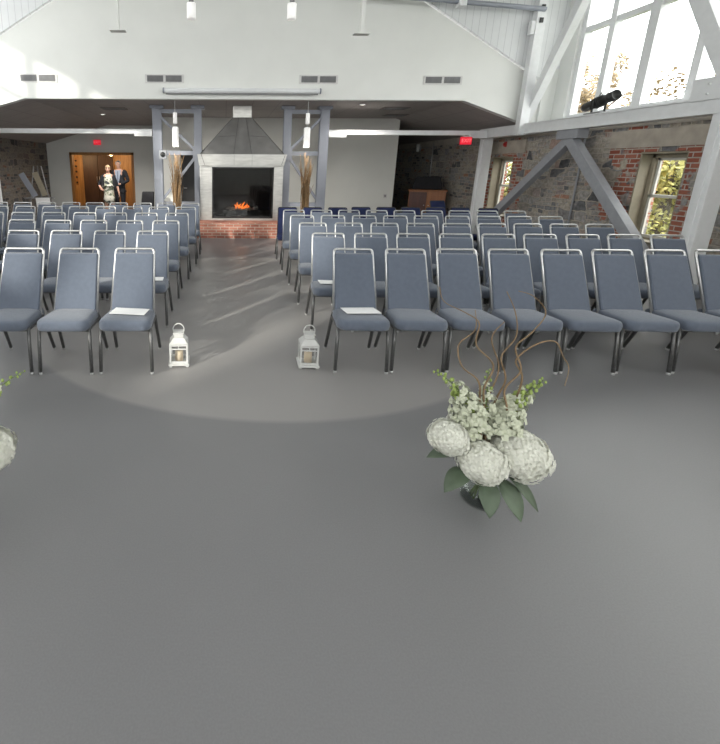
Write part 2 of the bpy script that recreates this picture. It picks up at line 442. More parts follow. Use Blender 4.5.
# gable above the low ceiling, with its stepped lower edge
b = MB()
xa, xb = -4.2, 4.97
pts = [(-6.4, YG, 2.42), (xa, YG, 3.0), (xb, YG, 3.0), (6.55, YG, 2.47), (6.55, YG, roof_z(6.55)), (XC, YG, 6.9), (-6.4, YG, roof_z(-6.4))]
b.prism(pts, (0, .16, 0)); struct(b.build('wall_gable', M['gable']))
# boarded cheeks beside the gable
for s, xo in ((-1, XL - .3), (1, XR + .3)):
    b = MB()
    xi = XC + s * 3.1
    x_end = -6.4 if s < 0 else 6.55
    b.prism([(xi, YG - .05, roof_z(xi) + .02), (x_end, YG - .05, roof_z(x_end) + .02), (xo, YG - .05, roof_z(x_end) + .02), (xo, YG - .05, 5.25), (xi, YG - .05, 5.25)], (0, .1, 0))
    struct(b.build('wall_cheek_left' if s < 0 else 'wall_cheek_right', M['boards']))
b = MB(); b.box(6.53, 7.05, YG - .06, YG + .1, 2.45, 3.6); struct(b.build('wall_gable_right', M['greywall']))
b = MB(); b.box(-6.85, -6.38, YG - .06, YG + .1, 2.4, 3.6); struct(b.build('wall_gable_left', M['greywall']))
# upper ceiling: flat dormers and pitched centre
b = MB()
for s in (-1, 1):
    xi = XC + s * 3.1; xo = XL - .4 if s < 0 else XR + .4
    b.box(min(xi, xo), max(xi, xo), YS - .2, YG + .1, 5.2, 5.32)
    b.prism([(xi, YS - .2, 5.2), (XC, YS - .2, 6.95), (XC, YS - .2, 7.07), (xi, YS - .2, 5.32)], (0, YG + .2 - YS, 0))
struct(b.build('ceiling', M['boards_y']))
# low ceiling behind the gable with sloped outer strips
b = MB()
b.box(xa, xb, YG + .02, 18, ZL, ZL + .12)
b.prism([(xb, YG + .02, ZL), (7.05, YG + .02, 2.32), (7.05, YG + .02, 2.5), (xb, YG + .02, ZL + .12)], (0, 8.4, 0))
b.prism([(xa, YG + .02, ZL), (-6.9, YG + .02, 2.26), (-6.9, YG + .02, 2.4), (xa, YG + .02, ZL + .12)], (0, 8.4, 0))
struct(b.build('ceiling_low', M['tile']))

# right stone wall with two window openings
W1 = (6.42, 7.17, .5, 1.9); W2 = (10.3, 11.08, .5, 1.9)
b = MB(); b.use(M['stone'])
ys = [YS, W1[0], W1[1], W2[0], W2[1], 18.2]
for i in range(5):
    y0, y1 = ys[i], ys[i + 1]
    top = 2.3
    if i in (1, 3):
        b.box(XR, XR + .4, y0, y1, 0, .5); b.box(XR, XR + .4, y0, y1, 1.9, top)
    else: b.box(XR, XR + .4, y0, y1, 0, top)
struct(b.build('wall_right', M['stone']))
b = MB(); b.box(XR - .025, XR + .4, YS, 18, 2.3, 2.5); struct(b.build('trim_1', M['ledge']))
b = MB()
b.box(XR - .035, XR + .02, 5.1, 7.75, 1.97, 2.24); b.box(XR - .035, XR + .02, 9.9, 11.7, 1.97, 2.24); struct(b.build('trim_2', M['concrete']))
b = MB(); b.box(XR - .02, XR + .45, YS, YG, 2.5, 2.6); struct(b.build('trim_3', M['white_trim']))
# left stone wall
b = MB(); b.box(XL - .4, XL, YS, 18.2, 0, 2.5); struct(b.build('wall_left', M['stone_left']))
b = MB(); b.box(XL - .45, XL + .02, YS, YG, 2.5, 2.6); struct(b.build('trim_4', M['white_trim']))

# clerestory glazing each side: jamb wall, mullions, transom, panes
def clerestory(name, x, y_end, mull, thick, YS=YS):
    t = thing(name, '', ''); del t['label']; del t['category']; struct(t)
    f = MB()
    for y in mull:
        w = .17 if round(y, 2) in thick else .12
        f.box(x - .07, x + .07, y - w/2, y + w/2, 2.6, 5.2)
    f.box(x - .05, x + .05, YS, y_end, 4.15, 4.25)
    f.box(x - .06, x + .06, YS, y_end, 2.6, 2.68); f.box(x - .06, x + .06, YS, y_end, 5.1, 5.2)
    f.build('window_frame', M['white_trim'], t)
    g = MB(); g.box(x - .006, x + .006, YS, y_end, 2.66, 5.12); g.build('pane', M['glass'], t)
    return t
mr = [9.2 - .04, 8.5, 7.7, 6.85] + [6.05 - .82 * k for k in range(14)]
mr = [round(y, 2) for y in mr if y > YS + .1]
clerestory('window_1', 6.92, 9.2, mr, {7.7, 6.05, 4.41, 2.77, 1.13})
ml_ = [round(9.16 - 1.05 * k, 2) for k in range(14) if 9.16 - 1.05 * k > YS + .1]
clerestory('window_2', -6.65, 9.2, [y for y in ml_ if y > -3.1] + [-3.2], set(ml_[::3]), -3.3)
b = MB(); b.box(-6.8, -6.55, YS, -3.3, 2.6, 5.2); struct(b.build('wall_sun_stop_left', M['gable']))  # unseen solid stretch added to keep sun off the near floor
b = MB(); b.box(6.8, 7.05, 9.2, YG - .05, 2.6, 5.2); struct(b.build('wall_jamb_right', M['greywall']))
b = MB(); b.box(-6.8, -6.55, 9.2, YG - .05, 2.6, 5.2); struct(b.build('wall_jamb_left', M['greywall']))
# south wall with a broad glazed opening
b = MB()
b.box(XL - .4, XR + .4, YS - .2, YS, 0, 1.8); b.box(XL - .4, -4.2, YS - .2, YS, 1.8, 7.0); b.box(4.7, XR + .4, YS - .2, YS, 1.8, 7.0); b.box(-4.2, 4.7, YS - .2, YS, 4.6, 7.0)
struct(b.build('wall_south', M['gable']))
t = thing('window_3', '', ''); del t['label']; del t['category']; struct(t)
f = MB()
for k in range(7):
    x = -4.2 + 8.9 * k / 6; f.box(x - .05, x + .05, YS - .14, YS - .02, 1.8, 4.6)
f.box(-4.2, 4.7, YS - .13, YS - .03, 2.8, 2.9); f.build('window_frame', M['white_trim'], t)
g = MB(); g.box(-4.2, 4.7, YS - .09, YS - .08, 1.8, 4.6); g.build('pane', M['glass'], t)

# sash windows in the stone wall
def sash(name, y0, y1, z0, z1):
    t = thing(name, '', ''); del t['label']; del t['category']; struct(t)
    x = XR + .19
    r = MB()
    r.box(XR + .01, x, y1 - .025, y1 - .004, z0, z1); r.box(XR + .01, x, y0 + .004, y0 + .025, z0, z1); r.box(XR + .01, x, y0 + .025, y1 - .025, z1 - .03, z1 - .004)
    r.build('reveal', M['sill'], t)
    f = MB()
    for (a, c) in ((y0 + .025, y0 + .085), (y1 - .085, y1 - .025)): f.box(x, x + .08, a, c, z0, z1)
    f.box(x, x + .08, y0, y1, z1 - .09, z1 - .03); f.box(x, x + .08, y0, y1, z0, z0 + .06)
    f.build('window_frame', M['sill'], t)
    zm = (z0 + z1) / 2 + .02
    for (za, zb, xo, nm) in ((zm - .02, z1 - .09, .045, 'upper_sash'), (z0 + .06, zm + .02, .015, 'lower_sash')):
        s = MB(); ya, yb = y0 + .085, y1 - .085
        s.box(x + xo, x + xo + .03, ya, ya + .04, za, zb); s.box(x + xo, x + xo + .03, yb - .04, yb, za, zb)
        s.box(x + xo, x + xo + .03, ya, yb, za, za + .045); s.box(x + xo, x + xo + .03, ya, yb, zb - .04, zb)
        so = s.build(nm, M['sash'], t)
        g = MB(); g.box(x + xo + .012, x + xo + .018, ya + .03, yb - .03, za + .03, zb - .03); g.build('pane', M['glass'], so)
    s = MB(); s.box(XR - .04, x, y0 + .004, y1 - .004, z0 - .0, z0 + .03); s.build('sill', M['sill'], t)
sash('window_4', *W1); sash('window_5', *W2)

# rear walls: panel wall, return, left rear wall with doorway, recess
b = MB(); b.box(-2.1, 5.1, YP, YP + .15, 0, ZL); struct(b.build('wall_panel', M['panelwall']))
b = MB(); b.box(-2.1, -1.95, YP + .15, YB, 0, ZL); struct(b.build('wall_return', M['greywall']))
DX0, DX1, DZ = -5.60, -3.30, 2.1
b = MB(); b.box(XL, DX0, YB, YB + .15, 0, ZL); b.box(DX1, -1.95, YB, YB + .15, 0, ZL); b.box(DX0, DX1, YB, YB + .15, DZ, ZL)
struct(b.build('wall_rear', M['greywall']))
b = MB(); b.box(4.95, 5.1, YP + .15, 18, 0, ZL); b.box(4.9, 7.1, 17.6, 17.8, 0, ZL); struct(b.build('wall_recess', M['blackcloth']))  # gloom of the recess put into the wall colour
# doorway frame
t = thing('door_1', '', ''); del t['label']; del t['category']; struct(t)
f = MB(); f.box(DX0, DX0 + .09, YB - .03, YB + .18, 0, DZ); f.box(DX1 - .09, DX1, YB - .03, YB + .18, 0, DZ); f.box(DX0, DX1, YB - .03, YB + .18, DZ - .09, DZ)
f.build('door_frame', M['doorwood'], t)
# lobby behind the doorway
b = MB(); b.box(-6.8, -2.2, 18.6, 18.75, 0, 2.8); b.box(-6.8, -6.65, YB + .15, 18.6, 0, 2.8); b.box(-2.35, -2.2, YB + .15, 18.6, 0, 2.8)
struct(b.build('wall_lobby', M['paneling']))
b = MB(); b.box(-6.8, -2.2, YB + .15, 18.75, 2.8, 2.9); struct(b.build('ceiling_lobby', M['panelwall']))
t = thing('door_2', '', ''); del t['label']; del t['category']; struct(t)
f = MB(); f.box(-5.95, -5.34, 18.5, 18.58, 0, 2.15); f.box(-5.32, -4.7, 18.5, 18.58, 0, 2.15); f.build('door_leaf', M['darkwood'], t)
f = MB()
for x in (-5.38, -5.28): f.tube([(x, 18.46, .95), (x, 18.46, 1.2)], .012)
f.build('door_handle', M['frame'], t)
# black door behind the left tower
t = thing('door_3', '', ''); del t['label']; del t['category']; struct(t)
f = MB(); f.box(-1.34, -.62, YP - .05, YP - .005, 0, 2.1, .006); f.build('door_leaf', M['black'], t)
f = MB(); f.tube([(-1.26, YP - .09, 1.0), (-1.16, YP - .09, 1.0)], .011); f.build('door_handle', M['frame'], t)
# baseboards
b = MB(); b.box(-1.95, 5.1, YP - .015, YP - .002, 0, .1); struct(b.build('baseboard_rear', M['steel_mid']))

# coat hooks in the lobby (dark dots on the honey panelling)
ch = thing('coat_hook_rail', 'dark pegs on the honey wood wall inside the doorway', 'coat hooks', (-6.25, 18.6, 0))
f = MB(); f.box(-.05, .05, -.03, -.002, .85, 1.95); f.build('backboard', M['doorwood'], ch)
for k in range(5):
    f = MB(); f.ball((0, -.07, .95 + .22*k), .045, 1); f.build('peg', M['black'], ch)
for x, lab in ((-4.45, 'warm round ceiling lamp nearer the two people in the doorway'), (-6.05, 'warm round ceiling lamp at the left of the doorway')):
    t = thing('ceiling_lamp', lab, 'lamp', (x, 17.3, 2.8), 0, 'warm lamps beyond the doorway')
    f = MB(); f.lathe([(0, -.04), (.08, -.03), (.1, 0)]); f.build('lamp_base', M['frame'], t)
    f = MB(); f.lathe([(0, -.80), (.06, -.78), (.09, -.73), (.06, -.67), (0, -.66)]); f.build('bulb', M['warmlamp'], t)
    f = MB(); f.tube([(0, 0, -.04), (0, 0, -.68)], .008); f.build('rod', M['frame'], t)

# ------------------------------------------------------------------ steel frame along the right wall
FX = 6.3
t = thing('roof_truss', 'white and grey steel truss frame standing along the right stone wall', 'steel frame', (FX, 8.25, 0))
Y0, Y1 = 5.72 - 8.25, 10.87 - 8.25
def part_bar(name, p0, p1, w, h, m, up=(1, 0, 0), I=False):
    f = MB()
    if I: f.ibeam(p0, p1, w, h, up)
    else: f.bar(p0, p1, w, h, up, .006)
    return f.build(name, m, t)
def plate(f, x0, x1, y0, y1, z0, z1): f.box(x0, x1, y0, y1, z0, z1, .004)
def column(y):
    f = MB(); f.box(-.11, .11, y - .09, y + .09, .03, 2.33, .008); f.box(-.125, .125, y - .03, y + .03, .03, 2.33)
    o = f.build('column', M['white'], t)
    f = MB(); f.box(-.18, .18, y - .16, y + .16, 0, .03); 
    for sx in (-.13, .13):
        for sy in (-.11, .11): f.lathe([(.018, .03), (.018, .05), (0, .055)], (sx, y + sy, 0), 6)
    f.build('base_plate', M['steel_mid'], o)
column(Y0); column(Y1)
f = MB(); f.bar((0, -13, 2.43), (0, Y1 + .12, 2.43), .2, .2, (0, 0, 1), .01); f.box(-.125, .125, -13, Y1 + .12, 2.515, 2.535); f.box(-.125, .125, -13, Y1 + .12, 2.325, 2.345)
f.build('top_beam', M['white'], t)
part_bar('brace', (0, -.12, 2.24), (0, Y1 - .22, .16), .16, .14, M['steel_mid'])
part_bar('brace', (0, .05, 2.24), (0, Y0 + .42, .14), .17, .15, M['steel_mid'])
f = MB(); f.box(-.1, .1, -.28, .22, 2.16, 2.325, .006); f.build('apex_plate', M['steel_mid'], t)
# upper web members
part_bar('upper_brace', (0, 9.62 - 8.25, 2.6), (0, -.38, 5.75), .16, .15, M['white'])
part_bar('upper_brace', (0, 5.70 - 8.25, 2.6), (0, -.72, 5.75), .20, .16, M['white'])
f = MB(); f.box(-.13, .13, Y0 - .12, Y0 + .42, 2.5, 2.78, .008)
for k in range(2):
    for j in range(2): f.lathe([(.016, 0), (.016, .012), (0, .014)], (-.13, Y0 + .0 + .2*k, 2.58 + .12*j), 8, axis=Matrix.Rotation(-pi/2, 3, 'Y'))
f.build('gusset', M['white'], t)
f = MB(); f.box(-.22, -.04, 9.46 - 8.25 - .06, 9.46 - 8.25 + .08, 2.3, 5.2, .006); f.build('upper_column', M['white'], t)
for z in (4.45, 4.68):
    f = MB(); f.box(-.165, -.095, 1.13, 1.15, z - .045, z + .045, .004); f.build('outlet_box', M['black'], t)
f = MB(); f.box(-.30, -.22, 1.16, 1.26, 4.2, 4.45, .006); f.build('junction_box', M['white'], t)

# a sloping tie at the top right
t = thing('tie_rod', 'pale grey round tie pipe crossing the top right of the gable', 'pipe', (0, 9.25, 0))
f = MB(); f.tube([(1.5, 0, 4.93), (6.12, 0, 4.595)], .045, 12); f.build('pipe', M['steel'], t)
f = MB(); f.box(4.42, 4.56, -.09, .09, 4.62, 4.88, .01); f.build('clamp', M['white'], t)

# long white cross beams left and right of the fireplace
for nm, x0, x1, lab in (('l', -6.25, -1.74, 'long white steel beam crossing left of the fireplace'), ('r', 2.43, 6.18, 'long white steel beam crossing right of the fireplace')):
    t = thing('tie_beam', lab, 'beam', ((x0 + x1)/2, 10.72, 2.43), 0, 'white cross beams')
    h = (x1 - x0)/2
    f = MB(); f.bar((-h, 0, 0), (h, 0, 0), .1, .1, (0, 0, 1), .006); f.box(-h, h, -.06, .06, .042, .056); f.build('beam', M['white'], t)
    for s in (-1, 1):
        f = MB(); f.box(min(s*h, s*(h - .42)), max(s*h, s*(h - .42)), -.07, .07, -.11, -.03, .006); f.build('end_bracket', M['white'], t)
# left frame's own column, beam and stub visible at the left edge
t = thing('steel_column', 'white steel column at the far left edge beside the stone wall', 'column', (-5.72, 10.87, 0))
f = MB(); f.box(-.11, .11, -.09, .09, .03, 2.33, .008); f.box(-.125, .125, -.03, .03, .03, 2.33); f.build('shaft', M['white'], t)
f = MB(); f.box(-.18, .18, -.16, .16, 0, .03); f.build('base_plate', M['steel_mid'], t)
t = tag(MB_beam := (lambda f: (f.bar((-5.72, YS, 2.43), (-5.72, 10.98, 2.43), .2, .2, (0, 0, 1), .01), f.build('roof_beam', M['white']))[1])(MB()), 'white steel beam along the left wall above the column', 'beam')

# ------------------------------------------------------------------ steel towers beside the fireplace
def tower(xo, xi, lab):
    t = thing('steel_tower', lab, 'steel tower', ((xo + xi)/2, 10.74, 0), 0, 'grey steel towers flanking the fireplace')
    a, c = xo - (xo + xi)/2, xi - (xo + xi)/2
    s_ = 1 if c > a else -1
    for x, w in ((a, .21), (c, .18)):
        f = MB(); f.ibeam((x, 0, .02), (x, 0, 2.94), w, .16, (0, 1, 0)); o = f.build('post', M['steel'], t)
        f = MB(); f.box(x - .16, x + .16, -.1, .14, 2.94, 3.015, .005); f.box(x - .1, x + .1, -.095, .1, 0, .02); f.build('flange_plate', M['steel'], o)
    for z in (1.95, .74):
        f = MB(); f.bar((a, 0, z), (c, 0, z), .07, .1, (0, 0, 1)); f.build('rail', M['steel'], t)
    f = MB(); f.bar((a, 0, 2.89), (c, 0, 2.89), .07, .09, (0, 0, 1)); f.build('rail', M['steel'], t)
    for (z0, z1) in ((2.78, 2.0), (.82, 1.88)):
        f = MB(); f.bar((a + math.copysign(.06, c - a), -.02, z0), (c - math.copysign(.05, c - a), -.02, z1), .06, .075, (0, 1, 0)); f.build('diagonal', M['steel'], t)
    f = MB(); f.box(min(c + s_*.09, c - s_*.12), max(c + s_*.09, c - s_*.12), -.1, -.085, 1.8, 2.1); f.build('gusset', M['steel'], t)
tower(-1.62, -.66, 'blue grey steel lattice tower left of the fireplace hood')
tower(2.33, 1.46, 'blue grey steel lattice tower right of the fireplace hood')

# ------------------------------------------------------------------ fireplace
t = thing('brick_hearth', 'low red brick hearth under the stainless fireplace', 'hearth', (.41, 10.9, 0))
f = MB(); f.box(-1.07, 1.05, -.88, -.27, 0, .325); f.box(-.9, .9, -.27, .6, 0, .325); f.build('brick_base', M['brick'], t)
f = MB(); f.box(-1.08, 1.06, -.89, -.27, .325, .365, .008); f.box(-.9, .9, -.27, .6, .325, .365); f.build('brick_cap', M['brick'], t)

fp = thing('fireplace', 'stainless steel fireplace with grey sheet metal hood between the steel towers', 'fireplace', (.41, 10.5, .365))
f = MB()
hx0, hx1, hz0, hz1 = -.73, .74, .05, 1.26
f.box(-1.02, hx0, 0, .12, 0, 1.29, .006); f.box(hx1, .96, 0, .12, 0, 1.29, .006); f.box(hx0, hx1, 0, .12, hz1, 1.29); f.box(hx0, hx1, 0, .12, 0, hz0)
f.build('surround', M['stainless'], fp)
f = MB(); f.hexa([(-1.03, -.09, 1.29), (.96, -.09, 1.29), (.96, .12, 1.29), (-1.03, .12, 1.29), (-1.07, -.10, 1.55), (1.02, -.10, 1.55), (1.02, .12, 1.55), (-1.07, .12, 1.55)])
mo = f.build('mantel', M['stainless'], fp)
f = MB()
for s in (-1, 1): f.bar((s*.90, -.093, 1.31), (s*.98, -.101, 1.545), .012, .006, (0, 1, 0))
for x in (-.21, .21): f.bar((x, -.090, 1.30), (x, -.102, 1.545), .010, .006, (1, 0, 0))
f.build('mantel_seam', M['hood'], mo)
f = MB(); f.hexa([(-1.02, -.06, 1.55), (.97, -.06, 1.55), (.68, .75, 1.55), (-.70, .75, 1.55), (-.25, .16, 2.39), (.20, .16, 2.39), (.20, .6, 2.39), (-.25, .6, 2.39)])
ho = f.build('hood', M['hood'], fp)
f = MB()
for (xb, xt) in ((-.22, -.11), (.20, .06), (-1.01, -.247), (.96, .197)): f.bar((xb, -.066, 1.555), (xt, .154, 2.385), .014, .008, (1, 0, 0))
f.bar((-.58, .04, 1.95), (-.2, .04, 1.97), .012, .008, (0, 0, 1)); f.bar((.53, .04, 1.95), (.16, .04, 1.97), .012, .008, (0, 0, 1))
f.build('hood_seam', M['seam'], ho)
f = MB(); f.box(-.245, .195, .17, .59, 2.36, 2.65, .006); f.build('flue', M['stainless'], fp)
f = MB(); f.box(hx0, hx1, .11, .13, hz0, hz0 + .02); f.box(hx0 - .02, hx0, .1, .9, hz0, hz1); f.box(hx1, hx1 + .02, .1, .9, hz0, hz1); f.box(hx0, hx1, .88, .9, hz0, hz1); f.box(hx0, hx1, .12, .9, hz1, hz1 + .02); f.box(hx0, hx1, .12, .9, hz0 - .02, hz0)
f.build('firebox', M['firebox'], fp)
f = MB(); f.box(hx0, hx1, .02, .028, hz0, hz1); f.build('glass_door', M['fireglass'], fp)
f = MB(); f.box(hx0, hx0 + .03, .0, .03, hz0, hz1); f.box(hx1 - .03, hx1, .0, .03, hz0, hz1); f.box(hx0, hx1, .0, .03, hz1 - .03, hz1); f.box(hx0, hx1, 0, .03, hz0, hz0 + .05)
f.build('door_frame', M['black'], fp)
f = MB()
for k in range(70):
    f.ball((random.uniform(-.40, .40), random.uniform(.3, .55), hz0 + random.uniform(.16, .22)), random.uniform(.022, .04), 1)
o = f.build('ember_bed', M['glow'], fp); o['kind'] = 'stuff'
f = MB(); f.box(-.45, .45, .28, .58, hz0, hz0 + .17, .01); f.build('burner_tray', M['firebox'], fp)
for k, (x, h) in enumerate(((-.17, .13), (-.1, .19), (-.03, .14), (.05, .2), (.12, .15), (.17, .1))):
    f = MB(); pts = []; rs = []
    for j in range(7):
        u = j/6; h_ = h*.85; pts.append((x*.9 + .03*sin(5*u + k), .42 + .02*cos(4*u + k), hz0 + .2 + h_*u)); rs.append(.028*(1 - u)**.7*(1 if j else .6) + .002)
    f.tube(pts, rs, 7); f.build('flame', M['ember'], fp)

# ------------------------------------------------------------------ chairs
def rounded_loop(w0, w1, z0, z1, y_of, r=.045, n=5):
    """open U from bottom left up over the top and down to bottom right"""
    pts = [(-w0, y_of(z0), z0)]
    for k in range(n + 1):
        a = pi - (pi/2)*k/n; z = z1 - r + r*sin(a); pts.append((-w1 + r + r*cos(a), y_of(z), z))
    for k in range(n + 1):
        a = pi/2 - (pi/2)*k/n; z = z1 - r + r*sin(a); pts.append((w1 - r + r*cos(a), y_of(z), z))
    pts.append((w0, y_of(z0), z0))
    return pts

def by(z): return .092 + (z - .44)*.46          # lean of the back
def seat_mesh(fab):
    """cushion with rounded front corners, crowned top and soft edges"""
    f = MB(); f.use(fab)
    out = []
    def corner(cx, cy, r, a0, a1, n):
        for k in range(n + 1):
            a = a0 + (a1 - a0)*k/n; out.append((cx + r*cos(a), cy + r*sin(a)))
    corner(.208 - .075, -.275 + .075, .075, -pi/2, 0, 6)
    corner(.19 - .03, .165 - .03, .03, 0, pi/2, 3)
    corner(-.19 + .03, .165 - .03, .03, pi/2, pi, 3)
    corner(-.208 + .075, -.275 + .075, .075, pi, 3*pi/2, 6)
    cx, cy = 0, -.055
    def ring(sc, z):
        return [f.bm.verts.new((cx + (x - cx)*sc, cy + (y - cy)*sc, z - .05*((cy + (y - cy)*sc) + .275))) for x, y in out]
    prof = [(.93, .378), (.985, .386), (1., .405), (1., .428), (.985, .446), (.955, .457), (.85, .466), (.6, .473), (.3, .476)]
    rings = [ring(*p) for p in prof]; n = len(out)
    f._f(rings[0][::-1])
    for A, B in zip(rings[:-1], rings[1:]):
        for k in range(n): f._f([A[k], A[(k + 1) % n], B[(k + 1) % n], B[k]], True)
    c = f.bm.verts.new((cx, cy, .4765 - .05*(cy + .275)))
    for k in range(n): f._f([rings[-1][k], rings[-1][(k + 1) % n], c], True)
    return f
def make_chair(name, fab, fr, navy=False):
    t = thing(name, 'x', 'chair')
    seat_mesh(fab).build('seat', fab, t)
    # back pad, tapered and leaning
    top = .895 if navy else .898
    f = MB()
    vs = f.box(-.171, .171, -.028, .018, .44, top, .013, None, 3)
    for v in vs:
        k = (v.co.z - .44)/(top - .44)
        v.co.x *= (1.04 - .07*k)
        v.co.y += by(v.co.z) - (.014*(1 - (v.co.x/.18)**2) if v.co.y < 0 else 0)
    f.build('backrest', fab, t)
    # back frame
    f = MB(); pts = rounded_loop(.184, .169, .41, .932 if not navy else .90, by, .026)
    f.tube(pts, .0115, 8); f.build('back_frame', fr, t)
    # legs
    for s in (-1, 1):
        f = MB(); f.tube([(s*.2, -.2, .385), (s*.204, -.222, .25), (s*.208, -.243, .02)], .015, 8)
        lo = f.build('leg', M['shaded_metal'], t)
        g = MB(); g.lathe([(0, 0), (.014, 0), (.016, .02), (0, .02)], (s*.208, -.243, 0), 8); g.build('glide', M['foot'], lo)
        f = MB(); f.tube([(s*.184, by(.42), .42), (s*.188, .115, .36), (s*.2, .255, .02)], .015, 8)
        lo = f.build('leg', M['shaded_metal'], t)
        g = MB(); g.lathe([(0, 0), (.014, 0), (.016, .02), (0, .02)], (s*.2, .257, 0), 8); g.build('glide', M['foot'], lo)
    f = MB()
    for s in (-1, 1):
        f.tube([(s*.198, -.21, .368), (s*.192, .12, .365)], .011, 8)
    f.tube([(-.2, -.205, .367), (.2, -.205, .367)], .011, 8); f.tube([(-.192, .115, .365), (.192, .115, .365)], .011, 8)
    f.build('seat_frame', M['shaded_metal'], t)
    return t

chair0 = make_chair('banquet_chair', M['fabric'], M['frame'])
navy0 = make_chair('navy_chair', M['navy'], M['black'], True)
ORD = ['first', 'second', 'third', 'fourth', 'fifth', 'sixth', 'seventh', 'eighth', 'ninth', 'tenth']
used = {'b': False, 'n': False}
SHEETS = []
def place_chair(kind, x, y, label, group):
    src = chair0 if kind == 'b' else navy0
    rz = random.uniform(-.006, .006) - (.055 if x > 0 else 0)
    if not used[kind]:
        used[kind] = True; src.location = (x, y, 0); src.rotation_euler = (0, 0, rz); src['label'] = label; src['group'] = group
        return src
    return dup(src, (x, y, 0), rz, label, group)
rowsR = [3.49, 4.40, 5.30, 6.19, 7.0]
for i, y in enumerate(rowsR):
    for k in range(9):
        if i == 0 and k > 7: continue
        x = 1.13 + .467*k + random.uniform(-.003, .003) + (0, -.01, 0, .01, .01)[i]
        pap = k == 0 and i < 2
        lab = f'slate blue silver framed chair, {ORD[i]} row right of the aisle, {ORD[k]} from aisle' if not pap else \
              f'slate blue chair with a white sheet on its seat, {("front", "second")[i]} row right of aisle'
        place_chair('b', x, y + random.uniform(-.01, .01), lab, 'blue chairs right of the aisle')
        if pap: SHEETS.append((x, y, lab, ('front', 'second')[i] + ' row chair right of the aisle'))
rowsL = [(3.44, -.798, 3), (4.50, -.815, 4), (5.45, -.795, 6), (6.40, -.75, 7), (7.40, -.705, 8), (8.25, -.685, 9)]
for i, (y, x0, n) in enumerate(rowsL):
    for k in range(n):
        x = x0 - (.487 - .003*i)*k + random.uniform(-.003, .003)
        pap = k == 0 and i < 2
        lab = f'slate blue silver framed chair, {ORD[i]} row left of the aisle, {ORD[k]} from aisle' if not pap else \
              f'slate blue chair with a white sheet on its seat, {("front", "second")[i]} row left of aisle'
        place_chair('b', x, y + random.uniform(-.01, .01), lab, 'blue chairs left of the aisle')
        if pap: SHEETS.append((x, y, lab, ('front', 'second')[i] + ' row chair left of the aisle'))
for k in range(9):
    place_chair('n', 1.15 + .47*k, 7.83 + (.1 if k in (3, 4, 5, 6, 7) else 0), f'dark navy chair without silver rail in the rearmost right row, {ORD[k]} from aisle', 'navy chairs in the rear row')
dup(navy0, (4.87, 9.65, 0), .1, 'lone dark navy chair standing apart behind the rearmost navy row', 'navy chairs beyond the rows')
for j, (x, y, lab, where) in enumerate(SHEETS):
    f = MB()
    vs = f.box(-.145, .145, -.085, .085, 0, .004)
    for v in vs: v.co.z += .002*sin(v.co.x*30)
    o = f.build('paper_sheet', M['paper']); o.location = (x + .01, y - .055, .4755); o.rotation_euler = (-.05, 0, radians((4, -3, -5, 4)[j]))
    tag(o, f'white paper sheet lying on the seat of the {where}', 'paper', 'white sheets on chair seats')
# black chair beside the left tower
blk = make_chair('black_chair', M['blackcloth'], M['black'], True)
blk.location = (-2.28, 12.6, 0); blk['label'] = 'black chair against the wall left of the fireplace tower'

# ------------------------------------------------------------------ lanterns
def lantern(x, y, rz, label):
    t = thing('lantern', label, 'lantern', (x, y, 0), rz, 'white candle lanterns beside the aisle'); t.scale = (.9, .9, 1.)
    f = MB(); f.box(-.098, .098, -.098, .098, .012, .03, .004)
    for sx in (-1, 1):
        for sy in (-1, 1): f.box(sx*.078 - .012, sx*.078 + .012, sy*.078 - .012, sy*.078 + .012, 0, .013)
    f.build('base', M['lantern'], t)
    f = MB()
    for sx in (-1, 1):
        for sy in (-1, 1): f.box(sx*.078 - .008, sx*.078 + .008, sy*.078 - .008, sy*.078 + .008, .03, .2)
    for s in (-1, 1):
        for (za, zb) in ((.155, .165), (.186, .2), (.03, .05)):
            f.box(-.07, .07, s*.078 - .004, s*.078 + .004, za, zb); f.box(s*.078 - .004, s*.078 + .004, -.07, .07, za, zb)
        f.box(-.004, .004, s*.078 - .003, s*.078 + .003, .165, .2)
    f.build('cage', M['lantern'], t)
    f = MB()
    for s in (-1, 1): f.box(-.07, .07, s*.078 - .001, s*.078 + .001, .05, .186); f.box(s*.078 - .001, s*.078 + .001, -.07, .07, .05, .186)
    f.build('pane', M['paneglass'], t)
    f = MB(); f.box(-.086, .086, -.086, .086, .2, .212, .003)
    f.hexa([(-.08, -.08, .212), (.08, -.08, .212), (.08, .08, .212), (-.08, .08, .212), (-.05, -.05, .25), (.05, -.05, .25), (.05, .05, .25), (-.05, .05, .25)])
    f.box(-.045, .045, -.045, .045, .25, .285, .003); f.box(-.052, .052, -.052, .052, .285, .293, .002)
    f.build('roof', M['lantern'], t)
    f = MB(); f.tube([(.052*cos(a), 0, .31 + .052*sin(a)) for a in [2*pi*k/24 for k in range(24)]], .005, 6, True); f.build('handle', M['lantern'], t)
    f = MB(); f.lathe([(0, .03), (.038, .03), (.038, .12), (.03, .124), (0, .12)]); c = f.build('candle', M['candle'], t)
    f = MB(); f.tube([(0, 0, .12), (.002, 0, .135)], .002, 5); f.build('wick', M['black'], c)
lantern(-.39, 3.41, .06, 'white metal candle lantern on the floor left of the aisle')
lantern(.712, 3.39, -.05, 'white metal candle lantern on the floor right of the aisle')

